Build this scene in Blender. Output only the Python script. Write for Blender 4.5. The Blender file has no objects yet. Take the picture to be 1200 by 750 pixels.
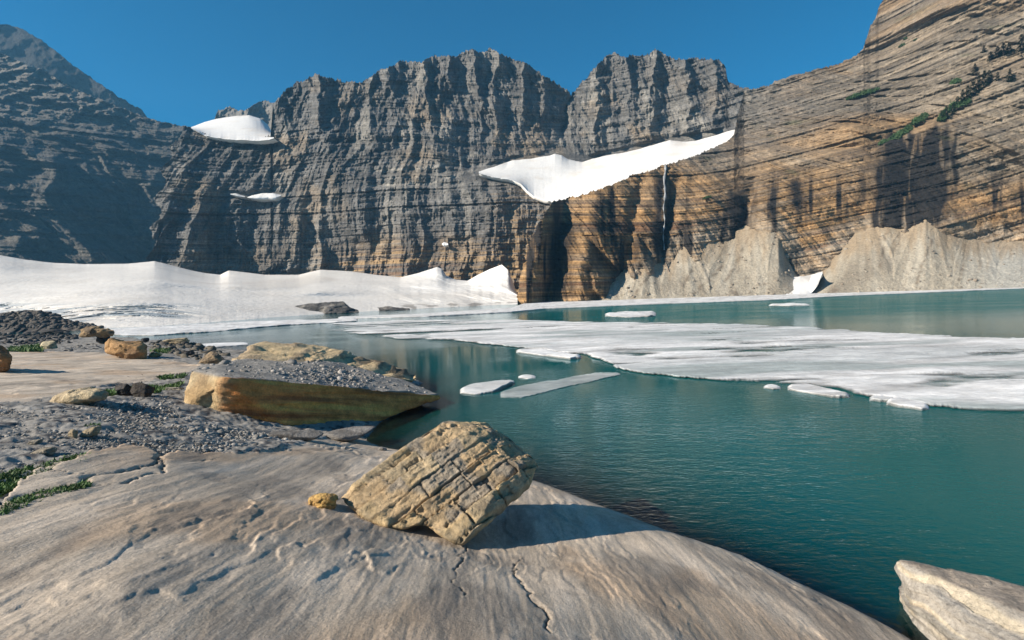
import bpy, bmesh, math, random
import numpy as np
from mathutils import Vector, Matrix

random.seed(7)
RNG = np.random.RandomState(11)
scene = bpy.context.scene
COL = scene.collection

# ------------------------------------------------------------------ camera
H = 3.2
FPX = 600.0                       # focal length in pixels of a 1200 px wide frame (18 mm on 36 mm)
PITCH = math.atan(32 / 600.0)
ROLL = math.radians(2.0)
fw = np.array([0, math.cos(PITCH), -math.sin(PITCH)])
r0 = np.array([1.0, 0, 0])
u0 = np.array([0, math.sin(PITCH), math.cos(PITCH)])
up = u0 * math.cos(ROLL) + r0 * math.sin(ROLL)
rt = r0 * math.cos(ROLL) - u0 * math.sin(ROLL)
CAM = np.array([0, 0, H])

def ray(px, py):
    px = np.asarray(px, float)[..., None]; py = np.asarray(py, float)[..., None]
    return fw + rt * ((px - 600) / FPX) + up * ((375 - py) / FPX)

def at(px, py, t):
    return CAM + ray(px, py) * np.asarray(t, float)[..., None]

def on_plane(px, py, z=0.0):
    d = ray(px, py)
    t = (np.asarray(z, float) - H) / d[..., 2]
    return CAM + d * t[..., None]

def project(P):
    q = P - CAM
    t = q @ fw
    return 600 + FPX * (q @ rt) / t, 375 - FPX * (q @ up) / t, t

cd = bpy.data.cameras.new("camera"); cam = bpy.data.objects.new("camera", cd); COL.objects.link(cam)
cd.lens = 18; cd.sensor_width = 36; cd.clip_start = 0.05; cd.clip_end = 6000
m = Matrix.Identity(4)
for i in range(3):
    m[i][0] = rt[i]; m[i][1] = up[i]; m[i][2] = -fw[i]; m[i][3] = CAM[i]
cam.matrix_world = m
scene.camera = cam

# ------------------------------------------------------------------ noise
PERM = np.tile(np.random.RandomState(3).permutation(256).astype(np.int32), 5)
G3 = np.random.RandomState(5).normal(size=(256, 3)); G3 /= np.linalg.norm(G3, axis=1)[:, None]
G3 = G3.astype(np.float32)

GRX, GRY, GRZ = (np.ascontiguousarray(G3[:, k]) for k in range(3))

def perlin(x, y, z):
    x, y, z = np.broadcast_arrays(np.asarray(x, np.float32), np.asarray(y, np.float32), np.asarray(z, np.float32))
    sh = x.shape; x = x.ravel(); y = y.ravel(); z = z.ravel(); out = np.empty(x.shape, np.float32)
    for k in range(0, len(x), 65536):            # blocks that fit the processor's cache
        out[k:k+65536] = perlin_block(x[k:k+65536], y[k:k+65536], z[k:k+65536])
    return out.reshape(sh)

def perlin_block(x, y, z):
    xi = np.floor(x); yi = np.floor(y); zi = np.floor(z)
    xf = x - xi; yf = y - yi; zf = z - zi
    xi = xi.astype(np.int32) & 255; yi = yi.astype(np.int32) & 255; zi = zi.astype(np.int32) & 255
    u = xf**3 * (xf * (xf * 6 - 15) + 10); v = yf**3 * (yf * (yf * 6 - 15) + 10); w = zf**3 * (zf * (zf * 6 - 15) + 10)
    a0 = PERM.take(xi) + yi; a1 = PERM.take(xi + 1) + yi
    b00 = PERM.take(a0) + zi; b01 = PERM.take(a0 + 1) + zi; b10 = PERM.take(a1) + zi; b11 = PERM.take(a1 + 1) + zi
    def g(b, dx, dy, dz):
        h = PERM.take(b + dz)
        return GRX.take(h) * (xf - dx) + GRY.take(h) * (yf - dy) + GRZ.take(h) * (zf - dz)
    p = g(b00,0,0,0); a = p + u * (g(b10,1,0,0) - p); p = g(b01,0,1,0); b = p + u * (g(b11,1,1,0) - p)
    p = g(b00,0,0,1); c = p + u * (g(b10,1,0,1) - p); p = g(b01,0,1,1); d = p + u * (g(b11,1,1,1) - p)
    a = a + v * (b - a); c = c + v * (d - c)
    return (a + w * (c - a)) * 1.6

def fbm(x, y, z=0.0, o=5, gain=0.5):
    s = 0; a = 1.0; f = 1.0
    for i in range(o):
        s = s + a * perlin(x * f + 17.3 * i, y * f + 9.1 * i, z * f + 3.7 * i); a *= gain; f *= 2.03
    return s

def ridged(x, y, z=0.0, o=4, gain=0.5):
    s = 0; a = 1.0; f = 1.0; n = 0
    for i in range(o):
        s = s + a * (1 - 2 * np.abs(perlin(x * f + 31.3 * i, y * f + 5.1 * i, z * f + 13.7 * i))); n += a; a *= gain; f *= 2.1
    return s / n

def hashn(i, j=0, k=0):
    i = np.asarray(i).astype(np.int64); j = np.asarray(j).astype(np.int64)
    h = (i * 73856093) ^ (j * 19349663) ^ (int(k) * 83492791)
    h = (h ^ (h >> 13)) * 1274126177
    return ((h ^ (h >> 16)) & 0xFFFF) / 65535.0

def sstep(a, b, x):
    t = np.clip((x - a) / (b - a), 0, 1); return t * t * (3 - 2 * t)

def interp(pts, x):
    p = np.array(pts, float); return np.interp(x, p[:, 0], p[:, 1])

def sinterp(pts, x, w=45):
    return np.mean([interp(pts, x + d) for d in np.linspace(-w, w, 9)], axis=0)

class Cached:                                  # bilinear lookup of a slow 2-D function
    def __init__(s, f, a0, a1, b0, b1, n=360):
        s.r = (a0, a1, b0, b1); s.n = n
        A, B = np.meshgrid(np.linspace(a0, a1, n), np.linspace(b0, b1, n), indexing='ij'); s.T = f(A, B)
    def __call__(s, a, b):
        a0, a1, b0, b1 = s.r; n = s.n
        u = np.clip((np.asarray(a, float) - a0) / (a1 - a0) * (n - 1), 0, n - 1.001); v = np.clip((np.asarray(b, float) - b0) / (b1 - b0) * (n - 1), 0, n - 1.001)
        i = u.astype(int); j = v.astype(int); u = u - i; v = v - j
        return s.T[i, j] * (1 - u) * (1 - v) + s.T[i + 1, j] * u * (1 - v) + s.T[i, j + 1] * (1 - u) * v + s.T[i + 1, j + 1] * u * v

class RBF:                                     # linear-kernel scattered interpolation
    def __init__(s, X, Z, k=1):
        s.X = np.asarray(X, float); n = len(s.X); s.k = k
        r = np.linalg.norm(s.X[:, None] - s.X[None], axis=2)
        A = np.zeros((n + 3, n + 3)); A[:n, :n] = s.f(r) + (0 if k == 1 else 1e-3 * np.eye(n))
        A[:n, n] = 1; A[:n, n+1:] = s.X; A[n:, :n] = A[:n, n:].T
        s.w = np.linalg.solve(A, np.concatenate([np.asarray(Z, float), [0, 0, 0]]))
    def f(s, r):
        return r if s.k == 1 else r * np.sqrt(r)
    def __call__(s, a, b):
        a = np.asarray(a, float); sh = a.shape
        Q = np.stack([a.ravel(), np.asarray(b, float).ravel()], 1); out = np.zeros(len(Q))
        for i in range(0, len(Q), 60000):
            q = Q[i:i+60000]
            r = np.linalg.norm(q[:, None] - s.X[None], axis=2)
            out[i:i+60000] = s.f(r) @ s.w[:-3] + s.w[-3] + q @ s.w[-2:]
        return out.reshape(sh)

def in_poly(px, py, poly):
    c = np.zeros(px.shape, bool); n = len(poly)
    for i in range(n):
        x1, y1 = poly[i]; x2, y2 = poly[(i + 1) % n]
        if y1 == y2: continue
        k = ((y1 > py) != (y2 > py)) & (px < (x2 - x1) * (py - y1) / (y2 - y1) + x1)
        c ^= k
    return c

def seg_dist(X, Y, pts):
    d = np.full(X.shape, 1e9)
    for (x1, y1), (x2, y2) in zip(pts[:-1], pts[1:]):
        dx, dy = x2 - x1, y2 - y1
        t = np.clip(((X - x1) * dx + (Y - y1) * dy) / (dx * dx + dy * dy + 1e-12), 0, 1)
        d = np.minimum(d, np.hypot(X - x1 - t * dx, Y - y1 - t * dy))
    return d

# ------------------------------------------------------------------ object helpers
def tag(o, label=None, cat=None, group=None, kind=None):
    if label: o['label'] = label
    if cat: o['category'] = cat
    if group: o['group'] = group
    if kind: o['kind'] = kind
    return o

def grid_faces(R, C):
    i = np.arange(R * C).reshape(R, C)
    return np.stack([i[:-1, :-1], i[:-1, 1:], i[1:, 1:], i[1:, :-1]], -1).reshape(-1, 4)

def make_mesh(name, V, F, mat, cols=None, attrs=None, smooth=True, parent=None):
    V = np.asarray(V, np.float32).reshape(-1, 3); F = np.asarray(F, np.int32)
    n = F.shape[1]
    me = bpy.data.meshes.new(name)
    me.vertices.add(len(V)); me.vertices.foreach_set('co', V.ravel())
    me.loops.add(F.size); me.loops.foreach_set('vertex_index', F.ravel())
    me.polygons.add(len(F)); me.polygons.foreach_set('loop_start', np.arange(0, F.size, n, dtype=np.int32))
    me.update(calc_edges=True)
    if smooth: me.polygons.foreach_set('use_smooth', np.ones(len(F), bool))
    if cols is not None:
        c = np.ones((len(V), 4), np.float32); c[:, :3] = np.asarray(cols).reshape(-1, 3)
        me.color_attributes.new('Col', 'FLOAT_COLOR', 'POINT').data.foreach_set('color', c.ravel())
    for k, v in (attrs or {}).items():
        me.attributes.new(k, 'FLOAT', 'POINT').data.foreach_set('value', np.asarray(v, np.float32).ravel())
    me.materials.append(mat)
    o = bpy.data.objects.new(name, me); COL.objects.link(o)
    if parent: o.parent = parent
    return o

def lerp(a, b, t):
    return a + (b - a) * t

def mixc(c, d, t):
    t = np.clip(np.asarray(t), 0, 1)[..., None]
    return c * (1 - t) + np.asarray(d) * t

def C3(*c):
    return np.array(c, float)

# ------------------------------------------------------------------ materials
def new_mat(name):
    mt = bpy.data.materials.new(name); mt.use_nodes = True
    nt = mt.node_tree; nt.nodes.clear()
    out = nt.nodes.new('ShaderNodeOutputMaterial')
    return mt, nt, out

def nd(nt, t, **kw):
    n = nt.nodes.new(t)
    for k, v in kw.items():
        if k.startswith('i_'):
            n.inputs[k[2:].replace('_', ' ')].default_value = v
        else: setattr(n, k, v)
    return n

def noise_node(nt, scale, detail=8, rough=0.6, stretch=(1, 1, 1), rot=(0, 0, 0)):
    tc = nd(nt, 'ShaderNodeNewGeometry')
    mp = nd(nt, 'ShaderNodeMapping'); mp.inputs['Scale'].default_value = stretch; mp.inputs['Rotation'].default_value = rot
    nt.links.new(tc.outputs['Position'], mp.inputs['Vector'])
    n = nd(nt, 'ShaderNodeTexNoise'); n.inputs['Scale'].default_value = scale
    n.inputs['Detail'].default_value = detail; n.inputs['Roughness'].default_value = rough
    nt.links.new(mp.outputs[0], n.inputs['Vector'])
    return n.outputs['Fac']

def rng(nt, val, a, b, lo=0.3, hi=0.7):
    mr = nd(nt, 'ShaderNodeMapRange'); mr.inputs[1].default_value = lo; mr.inputs[2].default_value = hi
    mr.inputs[3].default_value = a; mr.inputs[4].default_value = b
    nt.links.new(val, mr.inputs[0]); return mr.outputs[0]

def mulc(nt, col, fac):
    mx = nd(nt, 'ShaderNodeVectorMath', operation='SCALE')
    nt.links.new(col, mx.inputs[0]); nt.links.new(fac, mx.inputs['Scale']); return mx.outputs[0]

def rock_material(name, layers, bumps, rough=0.9, spec=0.25):
    """vertex colour of the rock, broken up by noise layers (scale, stretch, low, high) and bump layers (scale, stretch, distance)"""
    mt, nt, out = new_mat(name)
    b = nd(nt, 'ShaderNodeBsdfPrincipled'); b.inputs['Roughness'].default_value = rough
    b.inputs['Specular IOR Level'].default_value = spec
    at_ = nd(nt, 'ShaderNodeAttribute', attribute_name='Col')
    c = at_.outputs['Color']
    for (s, st, lo, hi) in layers:
        c = mulc(nt, c, rng(nt, noise_node(nt, s, 8, 0.65, st), lo, hi))
    nt.links.new(c, b.inputs['Base Color'])
    nrm = None
    for (s, st, dist) in bumps:
        bp = nd(nt, 'ShaderNodeBump'); bp.inputs['Strength'].default_value = 1; bp.inputs['Distance'].default_value = dist
        nt.links.new(noise_node(nt, s, 10, 0.65, st), bp.inputs['Height'])
        if nrm: nt.links.new(nrm, bp.inputs['Normal'])
        nrm = bp.outputs[0]
    if nrm: nt.links.new(nrm, b.inputs['Normal'])
    nt.links.new(b.outputs[0], out.inputs[0])
    return mt

M_cliff = rock_material('cliff_rock', [(0.9, (1, 1, .35), .62, 1.38), (0.25, (1, 1, .12), .8, 1.2), (2.2, (.25, .25, 2.2), .75, 1.25)],
                        [(0.5, (1, 1, .35), .8), (1.0, (.5, .5, 2.2), .55)])
M_far = rock_material('far_rock', [(0.12, (1, 1, .6), .7, 1.3), (0.5, (1, 1, 1), .7, 1.3)], [(0.15, (1, 1, .5), 3.0), (.5, (.6, .6, 1.6), 1.8)])
M_scree = rock_material('scree_gravel', [(1.6, (1, 1, 1), .72, 1.28), (0.5, (1, 1, .25), .9, 1.1)], [(2.0, (1, 1, 1), .5)], rough=1)
M_slab = rock_material('glacier_polished_slab', [(2.4, (1.8, .35, 1), .84, 1.16), (14, (1.7, .6, 1), .85, 1.15), (0.8, (1, 1, 1), .82, 1.18), (60, (1, 1, 1), .75, 1.25)],
                       [(7, (1.8, .45, 1), .008), (40, (1, .8, 1), .006)], rough=.8)
M_boulder = rock_material('boulder_stone', [(5, (1, 1, 1), .68, 1.32), (30, (1, 1, 1), .75, 1.25)], [(9, (1, 1, 1), .06), (40, (1, 1, 1), .015)])
M_stone = rock_material('loose_stone', [(8, (1, 1, 1), .7, 1.3)], [(14, (1, 1, 1), .03)])
M_snow = None

def snow_material(name, scale, dist, rough=.55, sub=.0):
    mt = rock_material(name, [(scale * .3, (1, 1, 1), .95, 1.04), (scale * 1.5, (1, .6, 1), .95, 1.04)], [(scale, (1, 1, 1), dist)], rough=rough, spec=.3)
    return mt
M_snow = snow_material('old_snow', .8, .18)
def ice_material(*a, **k):
    mt = rock_material(*a, **k); nt = mt.node_tree
    b = next(n for n in nt.nodes if n.type == 'BSDF_PRINCIPLED'); out = next(n for n in nt.nodes if n.type == 'OUTPUT_MATERIAL')
    cv = nd(nt, 'ShaderNodeAttribute', attribute_name='cover'); tr = nd(nt, 'ShaderNodeBsdfTransparent'); mx = nd(nt, 'ShaderNodeMixShader')
    nt.links.new(cv.outputs['Fac'], mx.inputs[0]); nt.links.new(tr.outputs[0], mx.inputs[1]); nt.links.new(b.outputs[0], mx.inputs[2]); nt.links.new(mx.outputs[0], out.inputs[0])
    return mt
M_ice = ice_material('lake_ice', [(1.1, (.3, 1.2, 1), .72, 1.22), (5, (.5, 1, 1), .8, 1.18), (.25, (.35, 1, 1), .85, 1.1)], [(4, (.6, 1, 1), .05)], rough=.5, spec=.3)

def water_material():
    mt, nt, out = new_mat('glacial_lake_water')
    L = nt.links.new
    geo = nd(nt, 'ShaderNodeNewGeometry')
    dep = nd(nt, 'ShaderNodeAttribute', attribute_name='depth').outputs['Fac']
    # ripples: fine wavelets, gathered in patches by a broad noise
    n1 = noise_node(nt, 2.6, 3, .55, (1, 1.9, 1), (0, 0, .35))
    n2 = noise_node(nt, 7.5, 3, .55, (1, 2.2, 1), (0, 0, .2))
    rip = nd(nt, 'ShaderNodeAttribute', attribute_name='ripple').outputs['Fac']
    pm = nd(nt, 'ShaderNodeMath', operation='MULTIPLY'); L(rng(nt, noise_node(nt, .16, 2, .5, (.8, 1.2, 1)), .35, 1.0, .38, .62), pm.inputs[0]); L(rip, pm.inputs[1]); patch = pm.outputs[0]
    bp = nd(nt, 'ShaderNodeBump'); bp.inputs['Distance'].default_value = .04
    L(n1, bp.inputs['Height']); L(patch, bp.inputs['Strength'])
    bp2 = nd(nt, 'ShaderNodeBump'); bp2.inputs['Distance'].default_value = .02
    L(n2, bp2.inputs['Height']); L(patch, bp2.inputs['Strength']); L(bp.outputs[0], bp2.inputs['Normal'])
    body = nd(nt, 'ShaderNodeBsdfDiffuse'); body.inputs['Color'].default_value = (.0003, .094, .098, 1)
    tr = nd(nt, 'ShaderNodeBsdfTransparent'); tr.inputs['Color'].default_value = (.72, .70, .60, 1)
    op = nd(nt, 'ShaderNodeMath', operation='MULTIPLY'); op.inputs[1].default_value = -.9; L(dep, op.inputs[0])
    ex = nd(nt, 'ShaderNodeMath', operation='EXPONENT'); L(op.outputs[0], ex.inputs[0])
    m1 = nd(nt, 'ShaderNodeMixShader'); L(ex.outputs[0], m1.inputs[0]); L(body.outputs[0], m1.inputs[1]); L(tr.outputs[0], m1.inputs[2])
    gl = nd(nt, 'ShaderNodeBsdfGlossy'); gl.inputs['Roughness'].default_value = .04; gl.inputs['Color'].default_value = (.88, .95, 1, 1)
    L(bp2.outputs[0], gl.inputs['Normal'])
    fr = nd(nt, 'ShaderNodeFresnel'); fr.inputs['IOR'].default_value = 1.333; L(bp2.outputs[0], fr.inputs['Normal'])
    fm = nd(nt, 'ShaderNodeMath', operation='MULTIPLY'); L(fr.outputs[0], fm.inputs[0]); far = nd(nt, 'ShaderNodeAttribute', attribute_name='far').outputs['Fac']; L(rng(nt, far, 1.0, .42, 0, 1), fm.inputs[1])
    m2 = nd(nt, 'ShaderNodeMixShader'); L(fm.outputs[0], m2.inputs[0]); L(m1.outputs[0], m2.inputs[1]); L(gl.outputs[0], m2.inputs[2])
    L(m2.outputs[0], out.inputs[0])
    return mt
M_water = water_material()

def leaf_material(name, col):
    mt, nt, out = new_mat(name)
    b = nd(nt, 'ShaderNodeBsdfPrincipled'); b.inputs['Roughness'].default_value = .7
    rgb = nd(nt, 'ShaderNodeRGB'); rgb.outputs[0].default_value = (*col, 1)
    nt.links.new(mulc(nt, rgb.outputs[0], rng(nt, noise_node(nt, 6, 4), .55, 1.5)), b.inputs['Base Color'])
    nt.links.new(b.outputs[0], out.inputs[0]); return mt
M_grass = leaf_material('alpine_grass', (.055, .12, .022))
M_needle = leaf_material('conifer_needles', (.014, .040, .012))
M_bark = leaf_material('grey_bark', (.09, .07, .055))

# ------------------------------------------------------------------ cliffs as displaced relief with real depth and a back side
STORE = {}

def bedding(P):
    """height within the rock layers, which dip to the left on the right-hand wall"""
    x = np.maximum(P[..., 0] - 30, 0)
    return P[..., 2] - .0011 * x**2 + 1.2 * perlin(P[..., 0] * .02, P[..., 1] * .02, P[..., 2] * .03)

def blocky(X, s, bh, bl, seed, warp=.35):
    X = X + warp * bl * perlin(X / bl * .9, s / bh * .25, seed) ; s = s + warp * bh * (perlin(X / bl * .5, s / bh * .5, seed + 3) + 1.3 * perlin(s / bh * .22, seed, 0))
    si = np.floor(s / bh); off = hashn(si, 3, seed) * bl * 3
    ti = np.floor((X + off) / (bl * (.7 + .6 * hashn(si, 5, seed))))
    return hashn(si, ti, seed) - .5

def beds(X, s):
    s = s + .25 * perlin(X * .05, s * .1, 2)
    k = [np.floor(s / h + perlin(s * .13, 0, h) * .8) for h in (3.1, 1.25, .55)]
    brk = .65 + .7 * perlin(X * .04, s * .25, 6)
    return (1.3 * (hashn(k[0], 1) - .5) * brk + .75 * (hashn(k[1], 2) - .5) + .35 * (hashn(k[2], 3) - .5)), hashn(k[1], 7) - .5, hashn(k[2], 9) - .5

def fracture(X, s):
    return 1.5 * blocky(X, s, 7.0, 5.0, 2, .15) + 1.0 * blocky(X, s, 3.1, 3.0, 5, .15) + .6 * blocky(X, s, 1.25, 1.8, 8, .15)

def relief(name, cols, rows, xl, xr, ytop, ybot, depth, disp, colour, mat, jag=(0, 0), back=(20, 90, 160), wrap=0):
    u = np.linspace(0, 1, cols)[None]; v = np.linspace(0, 1, rows)[:, None]
    # first pass for the py range of each column, second for sloping sides
    px = np.repeat(lerp(np.mean(np.atleast_1d(xl)) if np.isscalar(xl) else xl[0][0], xr, u), rows, 0)
    if np.isscalar(xl):
        py = lerp(interp(ybot, px), interp(ytop, px), v)
    else:
        py = lerp(interp(ybot, px), interp(ytop, px), v)
        for _ in range(3):
            e = np.array(sorted([(b, a) for a, b in xl]))
            x_left = np.interp(py[:, :1], e[:, 0], e[:, 1]) + 2.5 * perlin(py[:, :1] * .16, 4.4, 0) + 1.5 * perlin(py[:, :1] * .5, 2.4, 0)
            px = lerp(x_left, xr, u)
            py = lerp(interp(ybot, px), interp(ytop, px), v)
    if jag[0]:
        j = perlin(px * .09, 3.3, 0) * jag[0] + perlin(px * .25, 8.3, 0) * jag[0] * .6 + perlin(px * .6, 1.3, 0) * jag[1]
        py = py - j * v**6
    T = depth(px, py)
    P0 = at(px, py, T)
    D = disp(P0, px, py, v + 0 * px)
    P = at(px, py, T + D)
    c = colour(P0, px, py, D, v + 0 * px)
    STORE[name if name not in STORE else name + '_'] = (px, py, P)
    # close behind: extra rows falling away behind the crest
    ex = []
    hd = ray(px[-1], py[-1]); hd[:, 2] = 0
    hd /= np.linalg.norm(hd, axis=1)[:, None]
    for k, (b, dz) in enumerate(zip(back, (.12, .55, 1.05))):
        q = P[-1] + hd * b; q[:, 2] = P[-1][:, 2] * (1 - dz) - (4 if k == 2 else 0)
        ex.append(q)
    P = np.concatenate([P] + [e[None] for e in ex], 0); c = np.concatenate([c] + [c[-1:]] * 3, 0)
    if wrap:
        ex = []
        hd = ray(px[:, 0], py[:, 0]); hd[:, 2] = 0
        hd /= np.linalg.norm(hd, axis=1)[:, None]
        hd = np.concatenate([hd] + [hd[-1:]] * 3, 0)
        w = [P[:, 0] + hd * k + np.array([.25 * k, 0, 0]) for k in (wrap, wrap * .35)]
        P = np.concatenate([w[0][:, None], w[1][:, None], P], 1); c = np.concatenate([c[:, :1], c[:, :1], c], 1)
    R, Cc = P.shape[:2]
    o = make_mesh(name, P, grid_faces(R, Cc), mat, c)
    return tag(o, kind='structure')

def depth_rbf2(pts):
    p = np.array(pts, float); f = RBF(p[:, :2] / 100, p[:, 2], 2)
    return Cached(lambda a, b: f(a / 100, b / 100), -340, 1450, -300, 420, 240)

def depth_rbf(pts):
    p = np.array(pts, float); f = RBF(p[:, :2] / 100, p[:, 2])
    return Cached(lambda a, b: f(a / 100, b / 100), -340, 1450, -300, 420, 240)

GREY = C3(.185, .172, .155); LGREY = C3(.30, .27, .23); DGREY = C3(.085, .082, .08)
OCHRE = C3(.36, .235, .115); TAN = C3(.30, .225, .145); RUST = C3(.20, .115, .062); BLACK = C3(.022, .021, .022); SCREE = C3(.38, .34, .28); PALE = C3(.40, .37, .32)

# --- the far dark peak and the blue shaded mountain on the left
dA = depth_rbf([(-300, 30, 570), (0, 30, 600), (172, 140, 640), (0, 140, 520), (172, 170, 600), (-300, 200, 520), (300, 150, 690)])
def dispA(P, px, py, v):
    return 22 * fbm(P[..., 0] * .01, P[..., 1] * .01, P[..., 2] * .008, 6)
def colA(P, px, py, D, v):
    c = np.ones(P.shape) * DGREY * .4
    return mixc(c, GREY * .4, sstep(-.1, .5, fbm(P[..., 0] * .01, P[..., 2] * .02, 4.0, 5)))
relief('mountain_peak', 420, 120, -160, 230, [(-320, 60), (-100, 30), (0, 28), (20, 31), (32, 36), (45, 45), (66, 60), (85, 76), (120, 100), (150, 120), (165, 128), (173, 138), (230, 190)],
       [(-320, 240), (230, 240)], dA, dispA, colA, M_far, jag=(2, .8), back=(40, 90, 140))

dB = depth_rbf([(x, y, d * .66) for x, y, d in [(-300, 340, 360), (-300, 60, 470), (0, 330, 470), (0, 200, 540), (0, 100, 640), (0, 62, 700), (100, 330, 520), (100, 200, 590), (100, 105, 690),
                (200, 330, 590), (200, 200, 650), (200, 145, 720), (300, 330, 640), (300, 170, 740)]])
def dispB(P, px, py, v):
    w = fbm(P[..., 0] * .01, P[..., 1] * .01, P[..., 2] * .004, 3) * .5
    a = -28 * (ridged(P[..., 1] * .014 + w, P[..., 2] * .004, 1.0, 4) - .3)
    a = a + 5 * fbm(P[..., 1] * .05, P[..., 0] * .05, P[..., 2] * .03, 5) + 4 * beds(P[..., 1] * .5, P[..., 2] * .3)[0] + 5 * blocky(P[..., 1], P[..., 2], 14, 9, 3, .2)
    rub = sstep(180, 110, py)
    return a * (1 - .6 * rub) + rub * 7 * fbm(P[..., 0] * .12, P[..., 1] * .12, P[..., 2] * .12, 4)
def colB(P, px, py, D, v):
    c = np.ones(P.shape) * GREY * .45
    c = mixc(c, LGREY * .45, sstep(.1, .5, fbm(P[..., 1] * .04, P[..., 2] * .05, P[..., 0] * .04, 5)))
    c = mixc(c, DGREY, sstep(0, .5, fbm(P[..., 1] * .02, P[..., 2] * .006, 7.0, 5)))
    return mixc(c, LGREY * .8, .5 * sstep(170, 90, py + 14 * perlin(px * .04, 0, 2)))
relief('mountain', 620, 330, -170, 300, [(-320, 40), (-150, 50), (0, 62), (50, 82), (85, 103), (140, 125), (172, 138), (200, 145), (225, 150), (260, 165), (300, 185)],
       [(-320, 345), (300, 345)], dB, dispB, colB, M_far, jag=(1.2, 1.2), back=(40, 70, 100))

# --- small rock ridge behind the high saddle
def colR(P, px, py, D, v):
    return mixc(np.ones(P.shape) * GREY, DGREY, sstep(0, .5, fbm(P[..., 0] * .06, P[..., 2] * .05, 1, 4)))
relief('rock_ridge', 130, 60, 248, 345, [(248, 150), (253, 134), (256, 129), (262, 128), (270, 124), (279, 129), (287, 129), (296, 124), (308, 117), (318, 121), (345, 118)],
       [(248, 190), (345, 190)], lambda px, py: 420 + 0 * px + (190 - py) * .5, lambda P, px, py, v: 9 * fbm(P[..., 0] * .05, P[..., 2] * .04, 2, 5), colR, M_cliff, jag=(1.5, 1.5))

# --- headwall in the centre
dC = depth_rbf([(180, 340, 207), (180, 250, 219), (190, 160, 248), (250, 330, 221), (250, 240, 237), (250, 165, 265), (320, 166, 268), (330, 330, 226), (330, 240, 242), (330, 225, 252), (330, 120, 285),
                (400, 330, 222), (400, 200, 246), (400, 95, 290), (480, 330, 218), (480, 215, 240), (480, 190, 250), (480, 75, 300), (550, 330, 214), (550, 230, 234), (556, 206, 240),
                (556, 196, 266), (550, 130, 290), (550, 58, 312), (600, 335, 206), (600, 211, 238), (600, 187, 276), (616, 229, 232), (625, 184, 279), (650, 240, 232), (650, 300, 216), (650, 180, 282), (660, 105, 318),
                (700, 240, 240), (700, 186, 287), (720, 62, 318), (785, 167, 288), (785, 70, 312), (785, 220, 250), (850, 154, 276), (850, 95, 292), (920, 110, 270), (920, 220, 240), (650, 340, 206), (800, 340, 220), (920, 340, 220)])
SPURS = [(330, 11), (372, 15), (432, 10), (458, 8), (500, 16), (527, 9), (556, 13), (583, 10), (613, 14), (640, 9), (668, -14), (700, 13), (735, 10), (768, 12), (806, 12), (838, 9)]
SNOW_POLY = [(558, 200), (600, 187), (650, 179), (690, 185), (785, 163), (862, 151), (862, 160), (830, 180), (780, 198), (700, 228), (640, 238), (608, 216), (560, 205)]
SADDLE = [(222, 148), (255, 138), (300, 134), (322, 150), (322, 163), (262, 164)]
SLIVER = [(286, 229), (310, 225), (330, 229), (325, 235), (292, 234)]
SLIVER2 = [(268, 226), (288, 229), (288, 232), (270, 229)]
def snow_near(px, py):
    r = np.zeros(px.shape)
    for poly in (SNOW_POLY, SLIVER, SLIVER2):
        d = np.where(in_poly(px, py, poly), 0, seg_dist(px, py, poly + poly[:1])); r = np.maximum(r, sstep(5, 1, d))
    return r
def dispC(P, px, py, v):
    X = P[..., 0]; Z = P[..., 2]
    w = fbm(X * .012, Z * .012, 1.0, 4) * 1.0
    big = -9 * (ridged(X * .022 + w, Z * .005, .5, 3) - .35)
    hi = sstep(230, 120, py)
    # buttresses fanning downwards from the summits
    sp = 0
    for (sx, a) in SPURS:
        ww = 6 + (py - 60) * .10 if a > 0 else 5 + (110 - py) * -.06
        sh = (px - sx - (py - 90) * (.10 if sx < 560 else -.05) + 7 * perlin(py * .03, sx, 0.5) + 3.5 * fbm(py * .07, px * .05, sx, 4))
        sp = sp - a * np.exp(-np.abs(sh) / np.maximum(ww, 4)) * (1 if a > 0 else np.exp(-np.maximum(py - 150, 0) / 30))
    up_ = (sp * (.85 + .5 * perlin(px * .03, py * .03, 2)) + 8) * hi - 3.2 * hi * (ridged(X * .15 + .05 * Z, Z * .06 + .04 * X, 9, 4) - .35)
    md = -5.0 * (ridged(X * .075 + w * .6, Z * .007, 2.5, 4) - .3)
    sm = .8 * fbm(X * .3, Z * .14, P[..., 1] * .2, 5)
    s = bedding(P)
    st = fracture(X + 2 * perlin(Z * .05, X * .02, 3), s) + beds(X, s)[0] * 1.3
    lowm = sstep(200, 260, py)
    bench = 3.5 * (sstep(207, 201, py + 4 * perlin(px * .03, 1, 1)) - .5) + 3 * (sstep(221, 216, py + 3 * perlin(px * .04, 2, 1)) - .5)
    damp = 1 - .93 * snow_near(px, py)
    return damp * (big * (.5 + .5 * lowm) + up_ + md + sm + st + bench * sstep(380, 420, px) * sstep(610, 560, px))
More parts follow.
